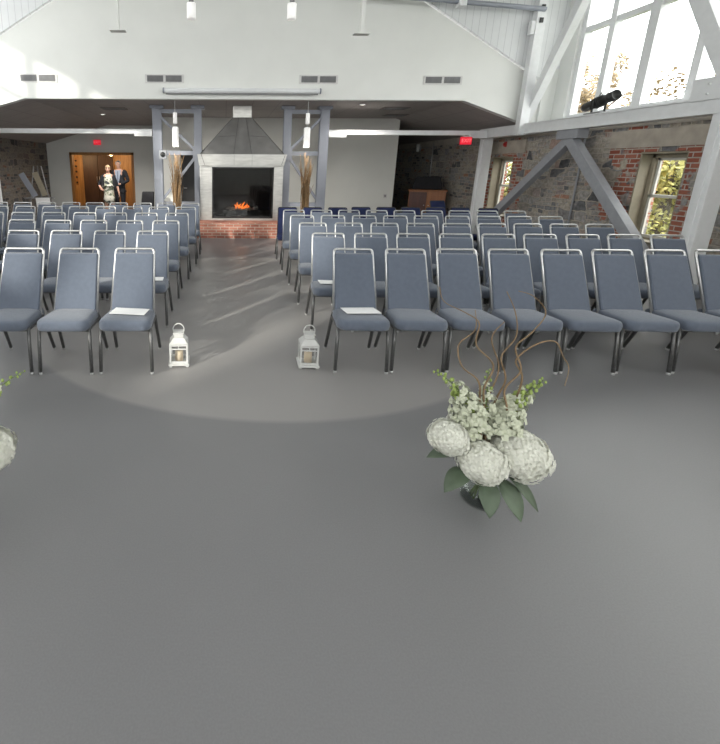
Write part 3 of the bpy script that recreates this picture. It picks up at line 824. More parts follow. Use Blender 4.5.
# ------------------------------------------------------------------ flower arrangements
def floret(f, p, nrm, s, tilt=.25):
    """four rounded petals opening along nrm"""
    a = nrm.orthogonal().normalized(); bb = nrm.cross(a); ph = random.uniform(0, pi)
    c = f.bm.verts.new(p - nrm*s*.15)
    for j in range(4):
        d = a*cos(ph + j*pi/2) + bb*sin(ph + j*pi/2); e = nrm.cross(d)
        q = [p + (d*.45 + e*.42)*s + nrm*s*tilt*.5, p + (d*.95 + e*.28)*s + nrm*s*tilt*.4, p + (d*.95 - e*.28)*s + nrm*s*tilt*.4, p + (d*.45 - e*.42)*s + nrm*s*tilt*.5]
        f._f([c] + [f.bm.verts.new(x) for x in q])

def hydrangea(c, r, parent, n=230, squash=.86):
    f = MB(); c = Vector(c)
    ga = pi*(3 - 5**.5); off = random.uniform(0, 9)
    def rad(nv): return r*(1 + .07*sin(5*nv.x + off)*cos(4*nv.z + off) + .05*sin(9*nv.y + off))
    vs = f.ball((0, 0, 0), 1, 3)
    for v in vs:
        nv = v.co.normalized(); q = nv*rad(nv)*.95; v.co = c + Vector((q.x, q.y, q.z*squash))
    for k in range(n):
        z = 1 - 2*(k + .5)/n
        if z < -.8: continue
        q = (1 - z*z)**.5; nrm = Vector((q*cos(ga*k), q*sin(ga*k), z))
        m = nrm*rad(nrm)*random.uniform(.97, 1.03)
        floret(f, c + Vector((m.x, m.y, m.z*squash)), nrm, r*random.uniform(.14, .18), random.uniform(.0, .3))
    return f.build('hydrangea_head', M['petal'], parent)

def spike(p0, p1, bend, n, w, parent):
    p0, p1 = Vector(p0), Vector(p1)
    f = MB(); f.use(M['stem'])
    def P(u): return p0.lerp(p1, u) + Vector(bend)*(4*u*(1 - u))
    f.tube([P(k/8) for k in range(9)], [.006 - .004*k/8 for k in range(9)], 6)
    for k in range(n):
        u = .2 + .8*k/(n - 1)
        p = P(u); a = 2.4*k; size = w*(1 - .74*((u - .2)/.8))
        ax = (p1 - p0).normalized(); o1 = ax.orthogonal().normalized(); o2 = ax.cross(o1)
        d = (o1*cos(a) + o2*sin(a) + ax*.3).normalized()
        if u > .8 or (u > .62 and k % 3 == 0):
            f.use(M['bud']); q = p + d*size*.5; f.ball(q, size*.3, 1, .8, .8, 1.2)
        else:
            f.use(M['bud']); f.tube([p, p + d*size*.35], size*.08, 5)
            f.use(M['snap']); q = p + d*size*random.uniform(.45, .62)
            f.ball(q, size*.24, 1)
            floret(f, q + d*size*.12, d, size*.5, random.uniform(.1, .6)); floret(f, q + d*size*.3, (d + ax*.4).normalized(), size*.34, .5)
    return f.build('flower_spike', None, parent)

def leaf(p, d, L, w, parent):
    p, d = Vector(p), Vector(d).normalized(); s = d.cross(Vector((0, 0, 1))).normalized(); u = s.cross(d)
    f = MB(); top = []; bot = []
    n = 8
    rows = []
    for k in range(n + 1):
        q = k/n; ww = w*sin(pi*min(1, q*.97 + .03))**.8; c = p + d*L*q - Vector((0, 0, 1))*L*.35*q*q
        rows.append([f.bm.verts.new(c - s*ww + u*ww*.25), f.bm.verts.new(c), f.bm.verts.new(c + s*ww + u*ww*.25)])
    for A, B in zip(rows[:-1], rows[1:]):
        f._f([A[0], A[1], B[1], B[0]], True); f._f([A[1], A[2], B[2], B[1]], True)
    o = f.build('leaf', M['leaf'], parent)
    so = o.modifiers.new('thick', 'SOLIDIFY'); so.thickness = .0015
    return o

def twig(pts, r0, parent):
    """curly willow: smooth through control points"""
    P = [Vector(p) for p in pts]; P = [P[0]] + P + [P[-1]]
    out = []
    for i in range(1, len(P) - 2):
        for k in range(6):
            u = k/6; a, b_, c, d = P[i-1], P[i], P[i+1], P[i+2]
            out.append(.5*((2*b_) + (c - a)*u + (2*a - 5*b_ + 4*c - d)*u*u + (3*b_ - a - 3*c + d)*u**3))
    out.append(P[-2])
    n = len(out)
    f = MB(); f.tube(out, [r0*(1 - .7*k/n) for k in range(n)], 6)
    return f.build('willow_branch', M['willow'], parent)

def arrangement(loc, heads, spikes, twigs, leaves, label):
    t = thing('flower_arrangement', label, 'flowers', loc, 0, 'white flower arrangements in glass vases')
    f = MB(); f.lathe([(0, 0), (.085, 0), (.09, .006), (.1, .19), (.096, .19), (.086, .012), (0, .012)], (0, 0, 0), 28); f.build('vase', M['clearglass'], t)
    f = MB()
    for k in range(14):
        a = 2*pi*k/14; r = random.uniform(.02, .06)
        f.tube([(-r*cos(a), -r*sin(a), .02), (r*cos(a)*.9, r*sin(a)*.9, .24)], .0045, 5)
    o = f.build('stem_bundle', M['stem'], t)
    for c, r in heads: hydrangea(c, r, t)
    for s in spikes: spike(*s, t)
    for tw in twigs: twig(tw, .0055, t)
    for l in leaves: leaf(*l, t)
    return t
# offsets below are metres from the vase foot; x to the right, z up
tw = [
 [(0, .0, .2), (-.03, .01, .45), (-.07, .0, .62), (-.05, -.01, .75), (-.14, 0, .85), (-.13, .02, .95), (-.2, .02, 1.0), (-.30, .03, 1.05), (-.33, .03, 1.12)],
 [(-.01, 0, .2), (-.06, .02, .5), (-.1, .0, .66), (-.19, .0, .74), (-.21, .02, .84), (-.15, .01, .92), (-.17, .0, 1.02)],
 [(.01, .0, .2), (.01, .03, .5), (.04, .02, .66), (.0, .02, .78), (.06, .03, .88), (.03, .02, 1.0), (-.02, .03, 1.1)],
 [(.02, 0, .2), (.05, -.02, .48), (.03, .0, .62), (.09, .0, .72), (.06, .02, .83), (.13, .03, .90), (.17, .02, 1.0), (.10, .02, 1.08), (.04, .04, 1.10)],
 [(.02, .01, .2), (.1, .02, .52), (.11, .01, .68), (.08, .03, .76), (.16, .03, .84), (.24, .02, .86), (.30, .03, .78), (.34, .03, .72), (.33, .02, .63)],
 [(.0, .01, .2), (-.02, .04, .5), (.02, .05, .7), (-.04, .05, .86), (-.0, .04, .95)],
]
arrangement((1.31, 1.86, 0),
  [((-.215, -.02, .375), .092), ((-.085, -.10, .295), .108), ((.115, -.06, .31), .128), ((.03, .10, .37), .09), ((-.09, .08, .39), .075)],
  [((-.06, .0, .26), (-.31, .0, .715), (.07, 0, .03), 44, .085), ((.0, .02, .28), (.225, .02, .66), (-.03, 0, .03), 46, .095),
   ((-.03, .03, .36), (-.045, .03, .71), (.01, 0, 0), 24, .065), ((-.05, .05, .3), (-.19, .05, .60), (0, 0, .02), 34, .09), ((.02, -.01, .3), (.12, -.02, .59), (0, 0, .02), 34, .09)],
  tw,
  [((-.1, -.05, .22), (-.7, -.3, -.1), .17, .05), ((.12, 0, .28), (.8, -.1, .25), .20, .05), ((.02, -.09, .2), (.15, -.8, -.35), .16, .05), ((-.04, -.09, .2), (-.3, -.8, -.4), .15, .045), ((.07, -.08, .2), (.6, -.6, -.4), .15, .045), ((-.12, .02, .25), (-.8, .1, .1), .16, .045)],
  'large white flower arrangement with curly willow branches in front of the right chairs')
arrangement((-1.33, 1.86, 0),
  [((.17, -.03, .29), .125), ((.02, -.10, .24), .118), ((-.17, -.04, .30), .12), ((.05, .10, .34), .10)],
  [((.03, .0, .24), (.375, .0, .70), (-.04, 0, .05), 30, .075), ((-.02, .02, .24), (-.25, .02, .66), (.03, 0, .03), 32, .085), ((.05, .02, .25), (.22, .04, .55), (0, 0, .03), 22, .07)],
  [[(-x, y, z) for (x, y, z) in q[:6]] for q in tw[2:4]],
  [((.1, -.05, .22), (.5, -.5, -.1), .15, .05), ((-.12, 0, .28), (-.8, -.1, .25), .20, .05), ((.02, -.09, .2), (.15, -.8, -.35), .16, .05)],
  'white flower arrangement cut off by the left edge of the picture')

# ------------------------------------------------------------------ fixtures on the gable and ceiling
VX = (-3.88, -1.27, 1.91, 4.47)
VL = ('outermost louvred vent at the left end of the white gable', 'louvred vent on the white gable above the left steel tower', 'louvred vent on the white gable above the right steel tower', 'outermost louvred vent at the right end of the white gable')
for x, lab in zip(VX, VL):
    t = thing('wall_vent', lab, 'vent', (x, YG, 3.39), 0, 'louvred vents on the gable')
    f = MB(); f.box(-.40, .40, -.015, 0, -.085, .085, .004); f.build('vent_frame', M['ventframe'], t)
    for s in (-1, 1):
        f = MB(); f.box(s*.19 - .165, s*.19 + .165, -.02, -.012, -.06, .06)
        for k in range(5): f.hexa([(s*.19 - .165, -.03, -.052 + .024*k), (s*.19 + .165, -.03, -.052 + .024*k), (s*.19 + .165, -.018, -.05 + .024*k), (s*.19 - .165, -.018, -.05 + .024*k), (s*.19 - .165, -.03, -.048 + .024*k), (s*.19 + .165, -.03, -.048 + .024*k), (s*.19 + .165, -.018, -.034 + .024*k), (s*.19 - .165, -.018, -.034 + .024*k)])
        f.build('louvre', M['vent'], t)
t = thing('wall_mounted_screen', 'long white roller screen case on the gable above the fireplace', 'projection screen', (.33, YG, 3.155))
f = MB(); f.tube([(-1.6, -.075, 0), (1.6, -.075, 0)], .05, 16); f.build('case', M['white'], t)
for x in (-1.4, 1.4):
    f = MB(); f.box(x - .03, x + .03, -.06, 0, -.04, .04, .004); f.build('bracket', M['steel'], t)
for s in (-1, 1):
    f = MB(); f.lathe([(0, 0), (.055, 0), (.055, .03), (0, .03)], (s*1.6 - (.0 if s > 0 else .03), -.075, 0), 16, axis=Matrix.Rotation(pi/2, 3, 'Y')); f.build('end_cap', M['steel'], t)
f = MB(); f.box(-1.57, 1.57, -.085, -.065, -.075, -.048); f.build('bottom_bar', M['vent'], t)

for x, lab in ((-1.11, 'white cylinder pendant lamp hanging in front of the left tower'), (1.79, 'white cylinder pendant lamp hanging in front of the right tower')):
    t = thing('pendant_lamp', lab, 'lamp', (x, 9.95, ZL), 0, 'cylinder pendants near the fireplace')
    f = MB(); f.tube([(0, 0, 0), (0, 0, -.55)], .007, 6); f.build('rod', M['white'], t)
    f = MB(); f.lathe([(0, -.25), (.045, -.25), (.045, -.47), (0, -.47)], (0, 0, 0), 18); f.build('canister', M['pendant'], t)
    f = MB(); f.lathe([(0, -.54), (.05, -.54), (.07, -.56), (.07, -.96), (.06, -.96), (0, -.95)], (0, 0, 0), 20); f.build('lamp_shade', M['pendant'], t)
for x, lab in ((-.51, 'high pendant lamp cut by the top of the picture, left one'), (.95, 'high pendant lamp cut by the top of the picture, right one')):
    zt = roof_z(x) + .05
    t = thing('high_pendant_lamp', lab, 'lamp', (x, 7.0, zt), 0, 'pendants high in the hall')
    L = zt - 4.0
    f = MB(); f.tube([(0, 0, 0), (0, 0, -L)], .009, 6); f.build('rod', M['steel'], t)
    f = MB(); f.lathe([(0, -L + .05), (.035, -L + .05), (.035, -L - .07), (0, -L - .07)], (0, 0, 0), 14); f.build('socket', M['vent'], t)
    f = MB(); f.lathe([(0, -L - .07), (.065, -L - .07), (.065, -L - .27), (.05, -L - .27), (0, -L - .26)], (0, 0, 0), 18); f.build('lamp_shade', M['pendant'], t)
for x, z, lab, w in ((-1.82, 3.83, 'white drop pole with a flat end plate, left of the pendants', .06), (2.27, 3.8, 'white drop pole with a flat end plate, right of the pendants', .06)):
    zt = roof_z(abs(x - XC) + XC + .06) - .09
    t = thing('hanging_pole', lab, 'pole', (x, 8.0, z), 0, 'drop poles from the roof')
    f = MB(); f.box(-w/2, w/2, -w/2, w/2, .015, zt - z, .004); f.build('pole', M['gable'], t)
    f = MB(); f.box(-.13, .13, -.07, .07, 0, .02, .003); f.build('end_plate', M['gable'], t)

for x, y, lab in ((-2.76, 11.3, 'dark grille in the low ceiling left of the fireplace'), (4.06, 11.0, 'dark grille in the low ceiling right of the fireplace'), (4.6, 12.4, 'dark grille in the low ceiling above the dark recess')):
    t = thing('ceiling_vent', lab, 'vent', (x, y, ZL), 0, 'grilles in the low ceiling')
    f = MB(); f.box(-.3, .3, -.2, .2, -.018, 0, .004); f.build('vent_frame', M['soffit'], t)
    f = MB()
    for k in range(7): f.box(-.26, .26, -.165 + .05*k, -.14 + .05*k, -.026, -.016)
    f.build('slat', M['vent'], t)
for x, y, lab in ((3.1, 10.4, 'small round downlight in the low ceiling right of the fireplace'), (-3.4, 12.6, 'added round downlight in the low ceiling left of the fireplace'), (.41, 12.3, 'added round downlight in the low ceiling behind the hood')):  # left and behind-hood fittings are added to brighten the low area
    t = thing('ceiling_downlight', lab, 'lamp', (x, y, ZL), 0, 'downlights in the low ceiling')
    f = MB(); f.lathe([(.055, -.004), (.055, -.012), (.07, -.012), (.075, 0), (.055, 0)], (0, 0, 0), 20); f.build('trim_ring', M['white'], t)
    f = MB(); f.lathe([(0, -.008), (.054, -.008), (.054, -.002), (0, -.002)], (0, 0, 0), 20); f.build('diffuser', M['downlight'], t)
    DOWN.append((x, y))

def exit_sign(x, y, z, lab, s=1.):
    t = thing('exit_sign', lab, 'sign', (x, y, z), 0, 'red exit signs')
    f = MB(); f.box(-.17*s, .17*s, -.03, .03, -.115*s, .115*s, .006); f.build('housing', M['exit'], t)
    cu = bpy.data.curves.new('exit_text', 'FONT'); cu.body = 'EXIT'; cu.size = .15*s; cu.align_x = 'CENTER'; cu.align_y = 'CENTER'; cu.extrude = .002
    tmp = bpy.data.objects.new('exit_text', cu); C.objects.link(tmp)
    me = bpy.data.meshes.new_from_object(tmp.evaluated_get(bpy.context.evaluated_depsgraph_get()))
    bpy.data.objects.remove(tmp)
    me.materials.clear(); me.materials.append(M['exitletter'])
    l = bpy.data.objects.new('lettering', me); C.objects.link(l); l.parent = t; l.location = (0, -.033, 0); l.rotation_euler = (pi/2, 0, 0)
    return t
e = exit_sign(-4.57, YB - .035, 2.44, 'red exit sign on the wall above the wood doorway', .72)
e = exit_sign(5.52, 10.35, 2.24, 'red exit sign hanging under the white beam near the dark recess', .74)
f = MB(); f.tube([(0, 0, .09), (0, .22, .13)], .01, 6); f.build('bracket', M['white'], e)

# things on the right stone wall
t = thing('fire_alarm', 'red fire alarm on the stone wall beside the far sash window', 'alarm', (XR - .0, 10.62, 2.18))
f = MB(); f.box(-.05, -.002, -.05, .05, -.06, .06, .01); f.build('housing', M['red'], t)
f = MB(); f.lathe([(0, 0), (.04, 0), (.035, .03), (0, .04)], (-.05, 0, 0), 14, axis=Matrix.Rotation(-pi/2, 3, 'Y')); f.build('bell', M['red'], t)
def pipe(y, z0, z1, lab, m):
    f = MB(); f.tube([(XR - .03, y, z0), (XR - .03, y, z1)], .017, 8); f.box(XR - .05, XR, y - .03, y + .03, z0 + .3, z0 + .33)
    tag(f.build('conduit_pipe', m), lab, 'pipe', 'vertical pipes on the stone wall')
pipe(8.3, .0, 2.28, 'dark vertical pipe on the stone wall inside the grey brace', M['steel_mid'])
pipe(14.3, .9, 2.4, 'pale vertical conduit on the stone wall of the dark recess', M['frame'])
t = thing('wall_sconce', 'small pale wall sconce high in the dark recess', 'lamp', (XR - .0, 15.3, 2.28))
f = MB(); f.box(-.03, 0, -.05, .05, -.08, .08, .005); f.build('back_plate', M['steel'], t)
f = MB(); f.lathe([(0, -.12), (.05, -.12), (.06, .12), (0, .12)], (-.09, 0, 0), 12); f.build('lamp_shade', M['greywall'], t)
t = thing('wall_switch', 'small grey wall switch low on the off white panel wall', 'switch', (4.86, YP, .79))
f = MB(); f.box(-.05, .05, -.012, 0, -.06, .06, .004); f.build('plate', M['ventframe'], t)
f = MB(); f.lathe([(0, 0), (.028, 0), (.024, .018), (0, .02)], (0, -.012, 0), 12, axis=Matrix.Rotation(pi/2, 3, 'X')); f.build('knob', M['vent'], t)
t = thing('wall_clock_box', 'small dark box on the left tower beside the black door', 'box', (-1.5, 10.49, 1.9))
f = MB(); f.box(-.05, .12, -.08, .0, -.1, .1, .01); f.build('housing', M['steel_mid'], t)
f = MB(); f.lathe([(0, 0), (.06, 0), (.055, .012), (0, .012)], (.035, -.08, 0), 16, axis=Matrix.Rotation(pi/2, 3, 'X')); f.build('dial', M['black'], t)

# stage spotlight on the right beam
t = thing('stage_spotlight', 'black stage spotlight lying on the white beam below the upper windows', 'spotlight', (FX, 7.75, 2.535), radians(0)); t.scale = (.9, .88, .9)
f = MB(); f.box(-.12, .12, -.19, .19, 0, .03, .004); f.build('base_plate', M['vent'], t)
f = MB()
for s in (-1, 1): f.bar((s*.12, 0, .03), (s*.12, 0, .27), .012, .04, (0, 1, 0))
f.build('yoke', M['black'], t)
A = Matrix.Rotation(radians(-12), 3, 'X') @ Matrix.Rotation(radians(90), 3, 'X')
f = MB(); f.lathe([(0, -.36), (.07, -.36), (.085, -.30), (.085, -.12), (.095, -.1), (.095, .08), (.08, .1), (.075, .2), (.09, .22), (.095, .36), (.08, .36), (.075, .3), (0, .3)], (0, 0, .22), 20, axis=A); ba = f.build('barrel', M['black'], t)
f = MB()
for k in range(4):
    z = -.08 + .05*k; f.lathe([(.096, z), (.104, z + .005), (.104, z + .015), (.096, z + .02)], (0, 0, .22), 20, axis=A)
f.build('cooling_ring', M['black'], ba)
f = MB(); f.tube([(0, .05, .3), (0, .0, .38), (0, -.05, .3)], .01, 6); f.build('handle', M['black'], t)

# ------------------------------------------------------------------ dried reeds in tall vases
def reed_vase(x, y, label):
    t = thing('reed_vase', label, 'dried branches', (x, y, 0), 0, 'tall reeds beside the fireplace')
    f = MB(); f.lathe([(0, 0), (.1, 0), (.12, .05), (.11, .4), (.09, .6), (.085, .6), (.1, .38), (0, .06)], (0, 0, 0), 20); f.build('vase', M['ceramic'], t)
    f = MB()
    for k in range(52):
        a = random.uniform(0, 2*pi); r0 = random.uniform(0, .07); r1 = r0 + random.uniform(.0, .12) + (.08 if k % 7 == 0 else 0); h = random.uniform(1.2, 1.95)
        w = random.uniform(-.03, .03)
        f.tube([(r0*cos(a), r0*sin(a), .1), ((r0 + .2*(r1 - r0))*cos(a) + w, (r0 + .2*(r1 - r0))*sin(a), h*.5), ((r0 + .5*(r1 - r0))*cos(a) - w*.5, (r0 + .5*(r1 - r0))*sin(a), h*.8), (r1*cos(a + .1) + w, r1*sin(a + .1), h)], [.009, .009, .008, .004], 5)
    o = f.build('reeds', M['reed'], t); o['kind'] = 'stuff'
reed_vase(-1.12, 10.05, 'tall tan dried reeds in a vase before the left tower')
reed_vase(1.83, 10.05, 'tall tan dried reeds in a vase before the right tower')

# ------------------------------------------------------------------ wooden cabinet in the dark recess
t = thing('wooden_cabinet', 'orange brown wooden cabinet in the dark recess right of the panel wall', 'cabinet', (6.05, 13.1, 0), radians(-25))
f = MB(); f.box(-.5, .5, -.24, .24, .06, .96, .008); f.build('body', M['cabinet'], t)
f = MB(); f.box(-.53, .53, -.27, .27, .96, 1.0, .008); f.build('top', M['cabinet'], t)
f = MB(); f.box(-.46, .46, -.21, .21, 0, .06); f.build('plinth', M['darkwood'], t)
for x0, x1, mm in ((-.48, -.01, 'shaded_veneer'), (.01, .48, 'cabinet')):  # left door carries its shade as a darker colour
    f = MB(); f.box(x0, x1, -.26, -.242, .1, .93, .005); d = f.build('door', M[mm], t)
    f = MB(); f.box(x0 + .08, x1 - .08, -.268, -.258, .18, .85, .004); f.build('door_panel', M['shaded_veneer'] if mm == 'shaded_veneer' else M['cabinet'], d)
    f = MB(); f.ball((.0 + (x1 - .05 if x0 < 0 else x0 + .05), -.28, .55), .018, 1); f.build('knob', M['frame'], d)
f = MB()
vs = f.box(-.42, .42, -.2, .2, 0, .38, .05, None, 3)
for v in vs:
    k = v.co.z/.38; v.co.x *= 1 - .22*k; v.co.y *= 1 - .2*k; v.co.z += .025*sin(v.co.x*9)*k
o = f.build('covered_case', M['blackcloth']); o.location = (6.02, 13.1, 1.0); o.rotation_euler = (0, 0, radians(-25))
tag(o, 'black cloth covered case on top of the wooden cabinet', 'case')

# ------------------------------------------------------------------ display easel by the left stone wall
t = thing('display_easel', 'grey display easel with pale boards before the left stone wall', 'easel', (-5.35, 12.6, 0), radians(12))
for (x0, x1, y0) in ((-.36, -.1, -.1), (.36, .1, -.1), (0, 0, .3)):
    f = MB(); f.bar((x0, y0, 0), (x1, 0, 1.62), .03, .025, (0, 1, 0)); f.build('leg', M['vent'], t)
f = MB(); f.box(-.4, .4, -.16, -.06, .72, .75); f.build('shelf', M['vent'], t)
f = MB(); f.bar((-.42, -.16, 1.42), (-.1, -.13, .78), .16, .012, (0, 1, 0)); f.build('board', M['steel'], t)
f = MB(); f.bar((-.06, -.16, 1.45), (.16, -.13, .80), .15, .012, (0, 1, 0)); f.build('board', M['sill'], t)
f = MB(); f.hexa([(-.08, -.19, .48), (.30, -.19, .48), (.30, -.18, .48), (-.08, -.18, .48), (-.10, -.175, .74), (.28, -.175, .74), (.28, -.165, .74), (-.10, -.165, .74)]); f.build('white_card', M['paper'], t)

# ------------------------------------------------------------------ people
def skin_mesh(name, V, E, R, m, parent, sub=2):
    me = bpy.data.meshes.new(name); me.from_pydata([Vector(v) for v in V], E, []); me.update()
    o = bpy.data.objects.new(name, me); C.objects.link(o)
    sk = o.modifiers.new('skin', 'SKIN'); sk.use_smooth_shade = True
    for i, r in enumerate(R):
        d = me.skin_vertices[0].data[i]; d.radius = r if isinstance(r, tuple) else (r, r); d.use_root = (i == 0)
    ss = o.modifiers.new('sub', 'SUBSURF'); ss.levels = sub; ss.render_levels = sub
    dg = bpy.context.evaluated_depsgraph_get(); dg.update()
    me2 = bpy.data.meshes.new_from_object(o.evaluated_get(dg))
    bpy.data.objects.remove(o)
    me2.name = name; me2.materials.clear(); me2.materials.append(m)
    for p in me2.polygons: p.use_smooth = True
    o = bpy.data.objects.new(name, me2); C.objects.link(o); o.parent = parent
    return o

class Skel:
    def __init__(self): self.V = []; self.E = []; self.R = []
    def v(self, p, r, par=None):
        self.V.append(p); self.R.append(r); i = len(self.V) - 1
        if par is not None: self.E.append((par, i))
        return i
    def chain(self, par, items):
        for p, r in items: par = self.v(p, r, par)
        return par

def add_hand(S, wrist, w, d, side, k):
    """palm and five fingers; w wrist point, d hand direction, side = thumb direction"""
    w, d, side = Vector(w), Vector(d).normalized(), Vector(side).normalized()
    palm = S.v(tuple(w + d*.045*k), (.03*k, .018*k), wrist)
    kn = S.v(tuple(w + d*.085*k), (.032*k, .016*k), palm)
    nrm = d.cross(side).normalized()
    for j, L in enumerate((.07, .078, .072, .055)):
        o = side*(.026 - .0175*j)*k
        S.chain(kn, [(tuple(w + d*.1*k + o), .0085*k), (tuple(w + d*(.1 + L*.55)*k + o + nrm*.012*k), .008*k), (tuple(w + d*(.1 + L*.9)*k + o + nrm*.03*k), .0065*k)])
    S.chain(palm, [(tuple(w + d*.05*k + side*.035*k), .0095*k), (tuple(w + d*.08*k + side*.055*k + nrm*.01*k), .008*k)])

def person(label, x, y, h, rz, pose, woman):
    t = thing('person', label, 'person', (x, y, 0), rz)
    k = h/1.75
    def P(a): return tuple(c*k for c in a)
    S = Skel()
    sw = .165 if woman else .19
    pel = S.v(P((0, 0, .95)), (.15*k, .11*k))
    waist = S.v(P((0, -.005, 1.1)), ((.12 if woman else .145)*k, .095*k), pel)
    chest = S.v(P((0, .0, 1.3)), ((.15 if woman else .175)*k, .11*k), waist)
    neckb = S.v(P((0, .01, 1.44)), (.09*k, .07*k), chest)
    neck = S.v(P((0, .005, 1.51)), .052*k, neckb)
    tilt = pose.get('tilt', 0)
    jaw = S.v(P((tilt*.4, -.022, 1.575)), (.056*k, .066*k), neck)
    head = S.v(P((tilt*.8, -.005, 1.655)), (.074*k, .092*k), jaw)
    S.v(P((tilt, .008, 1.72)), (.05*k, .064*k), head)
    arms = {}
    for s, nm in ((-1, 'r'), (1, 'l')):
        sh = S.v(P((s*sw, .01, 1.41)), .062*k, neckb)
        el, wr, hd, th = pose[nm]
        e = S.chain(sh, [(P(((s*sw + el[0])/2 + s*.01, (el[1] + .01)/2, (1.41 + el[2])/2)), .05*k), (P(el), .041*k), (P(((el[0] + wr[0])/2, (el[1] + wr[1])/2, (el[2] + wr[2])/2)), .037*k), (P(wr), .026*k)])
        add_hand(S, e, P(wr), hd, th, k)
        arms[nm] = (P((s*sw, .01, 1.41)), P(el), P(wr))
        hip = S.v(P((s*.09, 0, .88)), .095*k, pel)
        S.chain(hip, [(P((s*.1, -.01, .68)), .078*k), (P((s*.1, -.015, .49)), .056*k), (P((s*.1, .015, .3)), .054*k), (P((s*.1, .02, .09)), .038*k), (P((s*.105, -.06, .04)), (.038*k, .034*k)), (P((s*.11, -.14, .025)), (.034*k, .022*k))])
    body = skin_mesh('body', S.V, S.E, S.R, M['skin'], t)
    # face
    hz, hy, hx = 1.655, -.005, tilt*.8
    f = MB(); f.hexa([P((hx - .014, hy - .085, hz - .035)), P((hx + .014, hy - .085, hz - .035)), P((hx + .012, hy - .06, hz - .035)), P((hx - .012, hy - .06, hz - .035)), P((hx - .005, hy - .085, hz + .015)), P((hx + .005, hy - .085, hz + .015)), P((hx + .005, hy - .06, hz + .015)), P((hx - .005, hy - .06, hz + .015))])
    f.bm.verts.ensure_lookup_table(); f.bm.verts[0].co.y -= .022*k; f.bm.verts[1].co.y -= .022*k
    f.build('nose', M['skin'], t)
    for s in (-1, 1):
        f = MB(); f.ball(P((hx + s*.03, hy - .078, hz + .005)), .011*k, 2); f.build('eye', M['black'], t)
        f = MB(); f.ball(P((hx + s*.076, hy + .0, hz - .01)), .03*k, 2, .35, .6, 1); f.build('ear', M['skin'], t)
    f = MB(); f.ball(P((hx, hy - .082, hz - .062)), .022*k, 2, 1, .35, .3); f.build('mouth', M['red'] if woman else M['skin'], t)
    # hair
    f = MB()
    vs = f.ball(P((hx, hy + .018, hz + .022)), .098*k, 3, .88, 1.02, 1.0)
    kill = [v for v in vs if (v.co.y < (hy - .045)*k and v.co.z < (hz + (.045 if woman else .075))*k) or v.co.z < (hz - (.09 if woman else .03))*k or (not woman and v.co.z > (hz + .085)*k and v.co.y < .02)]
    bmesh.ops.delete(f.bm, geom=kill, context='VERTS')
    ho = f.build('hair', M['hairblond'] if woman else M['hairgrey'], t); so = ho.modifiers.new('thick', 'SOLIDIFY'); so.thickness = .012*k
    # clothes
    S = Skel()
    if woman:
        p0 = S.v(P((0, 0, .95)), (.18*k, .14*k)); w0 = S.v(P((0, -.005, 1.1)), (.14*k, .115*k), p0); c0 = S.v(P((0, -.005, 1.28)), (.165*k, .128*k), w0); S.chain(c0, [(P((0, .005, 1.40)), (.15*k, .115*k)), (P((0, .008, 1.465)), (.115*k, .095*k))])
        S.chain(p0, [(P((0, 0, .78)), (.2*k, .155*k)), (P((0, 0, .5)), (.22*k, .18*k))])
        skin_mesh('dress', S.V, S.E, S.R, M['dress'], t)
        for nm, s in (('r', -1), ('l', 1)):
            a, e_, w_ = [Vector(q) for q in arms[nm]]
            S = Skel(); S.chain(None, [(tuple(a + Vector((-s*.05, .02, .02))*k), .075*k), (tuple(a), .078*k), (tuple(a.lerp(e_, .5)), .064*k), (tuple(e_), .056*k), (tuple(e_.lerp(w_, .3)), .05*k)])
            skin_mesh('cardigan_sleeve', S.V, S.E, S.R, M['suit'], t)
        S = Skel(); S.chain(None, [(P((-.18, .01, 1.405)), .078*k), (P((-.09, .035, 1.435)), .075*k), (P((0, .06, 1.43)), .07*k), (P((.09, .035, 1.435)), .075*k), (P((.18, .01, 1.405)), .078*k)])
        skin_mesh('cardigan_yoke', S.V, S.E, S.R, M['suit'], t)
        for s in (-1, 1):
            S = Skel(); S.chain(None, [(P((s*.11, .02, 1.42)), (.07*k, .09*k)), (P((s*.135, .01, 1.25)), (.06*k, .115*k)), (P((s*.135, .01, 1.05)), (.06*k, .12*k)), (P((s*.15, .01, .9)), (.06*k, .12*k))])
            skin_mesh('cardigan_front', S.V, S.E, S.R, M['suit'], t)
    else:
        p0 = S.v(P((0, 0, .95)), (.185*k, .135*k)); w0 = S.v(P((0, 0, 1.1)), (.18*k, .13*k), p0); c0 = S.v(P((0, .005, 1.28)), (.2*k, .14*k), w0); n0 = S.v(P((0, .015, 1.425)), (.15*k, .105*k), c0)
        for s_ in (-1, 1): S.v(P((s_*.185, .012, 1.415)), .10*k, n0)
        S.chain(p0, [(P((0, 0, .84)), (.19*k, .14*k))])
        skin_mesh('jacket', S.V, S.E, S.R, M['suit'], t)
        for nm, s in (('r', -1), ('l', 1)):
            a, e_, w_ = [Vector(q) for q in arms[nm]]
            S = Skel(); S.chain(None, [(tuple(a + Vector((-s*.08, .0, .02))*k), .09*k), (tuple(a), .095*k), (tuple(a.lerp(e_, .5)), .066*k), (tuple(e_), .058*k), (tuple(e_.lerp(w_, .6)), .05*k), (tuple(e_.lerp(w_, .93)), .044*k)])
            skin_mesh('jacket_sleeve', S.V, S.E, S.R, M['suit'], t)
        for s in (-1, 1):
            S = Skel(); S.chain(None, [(P((s*.09, 0, .9)), .115*k), (P((s*.1, -.01, .68)), .095*k), (P((s*.1, -.01, .49)), .076*k), (P((s*.1, .015, .28)), .07*k), (P((s*.1, .01, .07)), .064*k)])
            skin_mesh('trouser_leg', S.V, S.E, S.R, M['suit'], t)
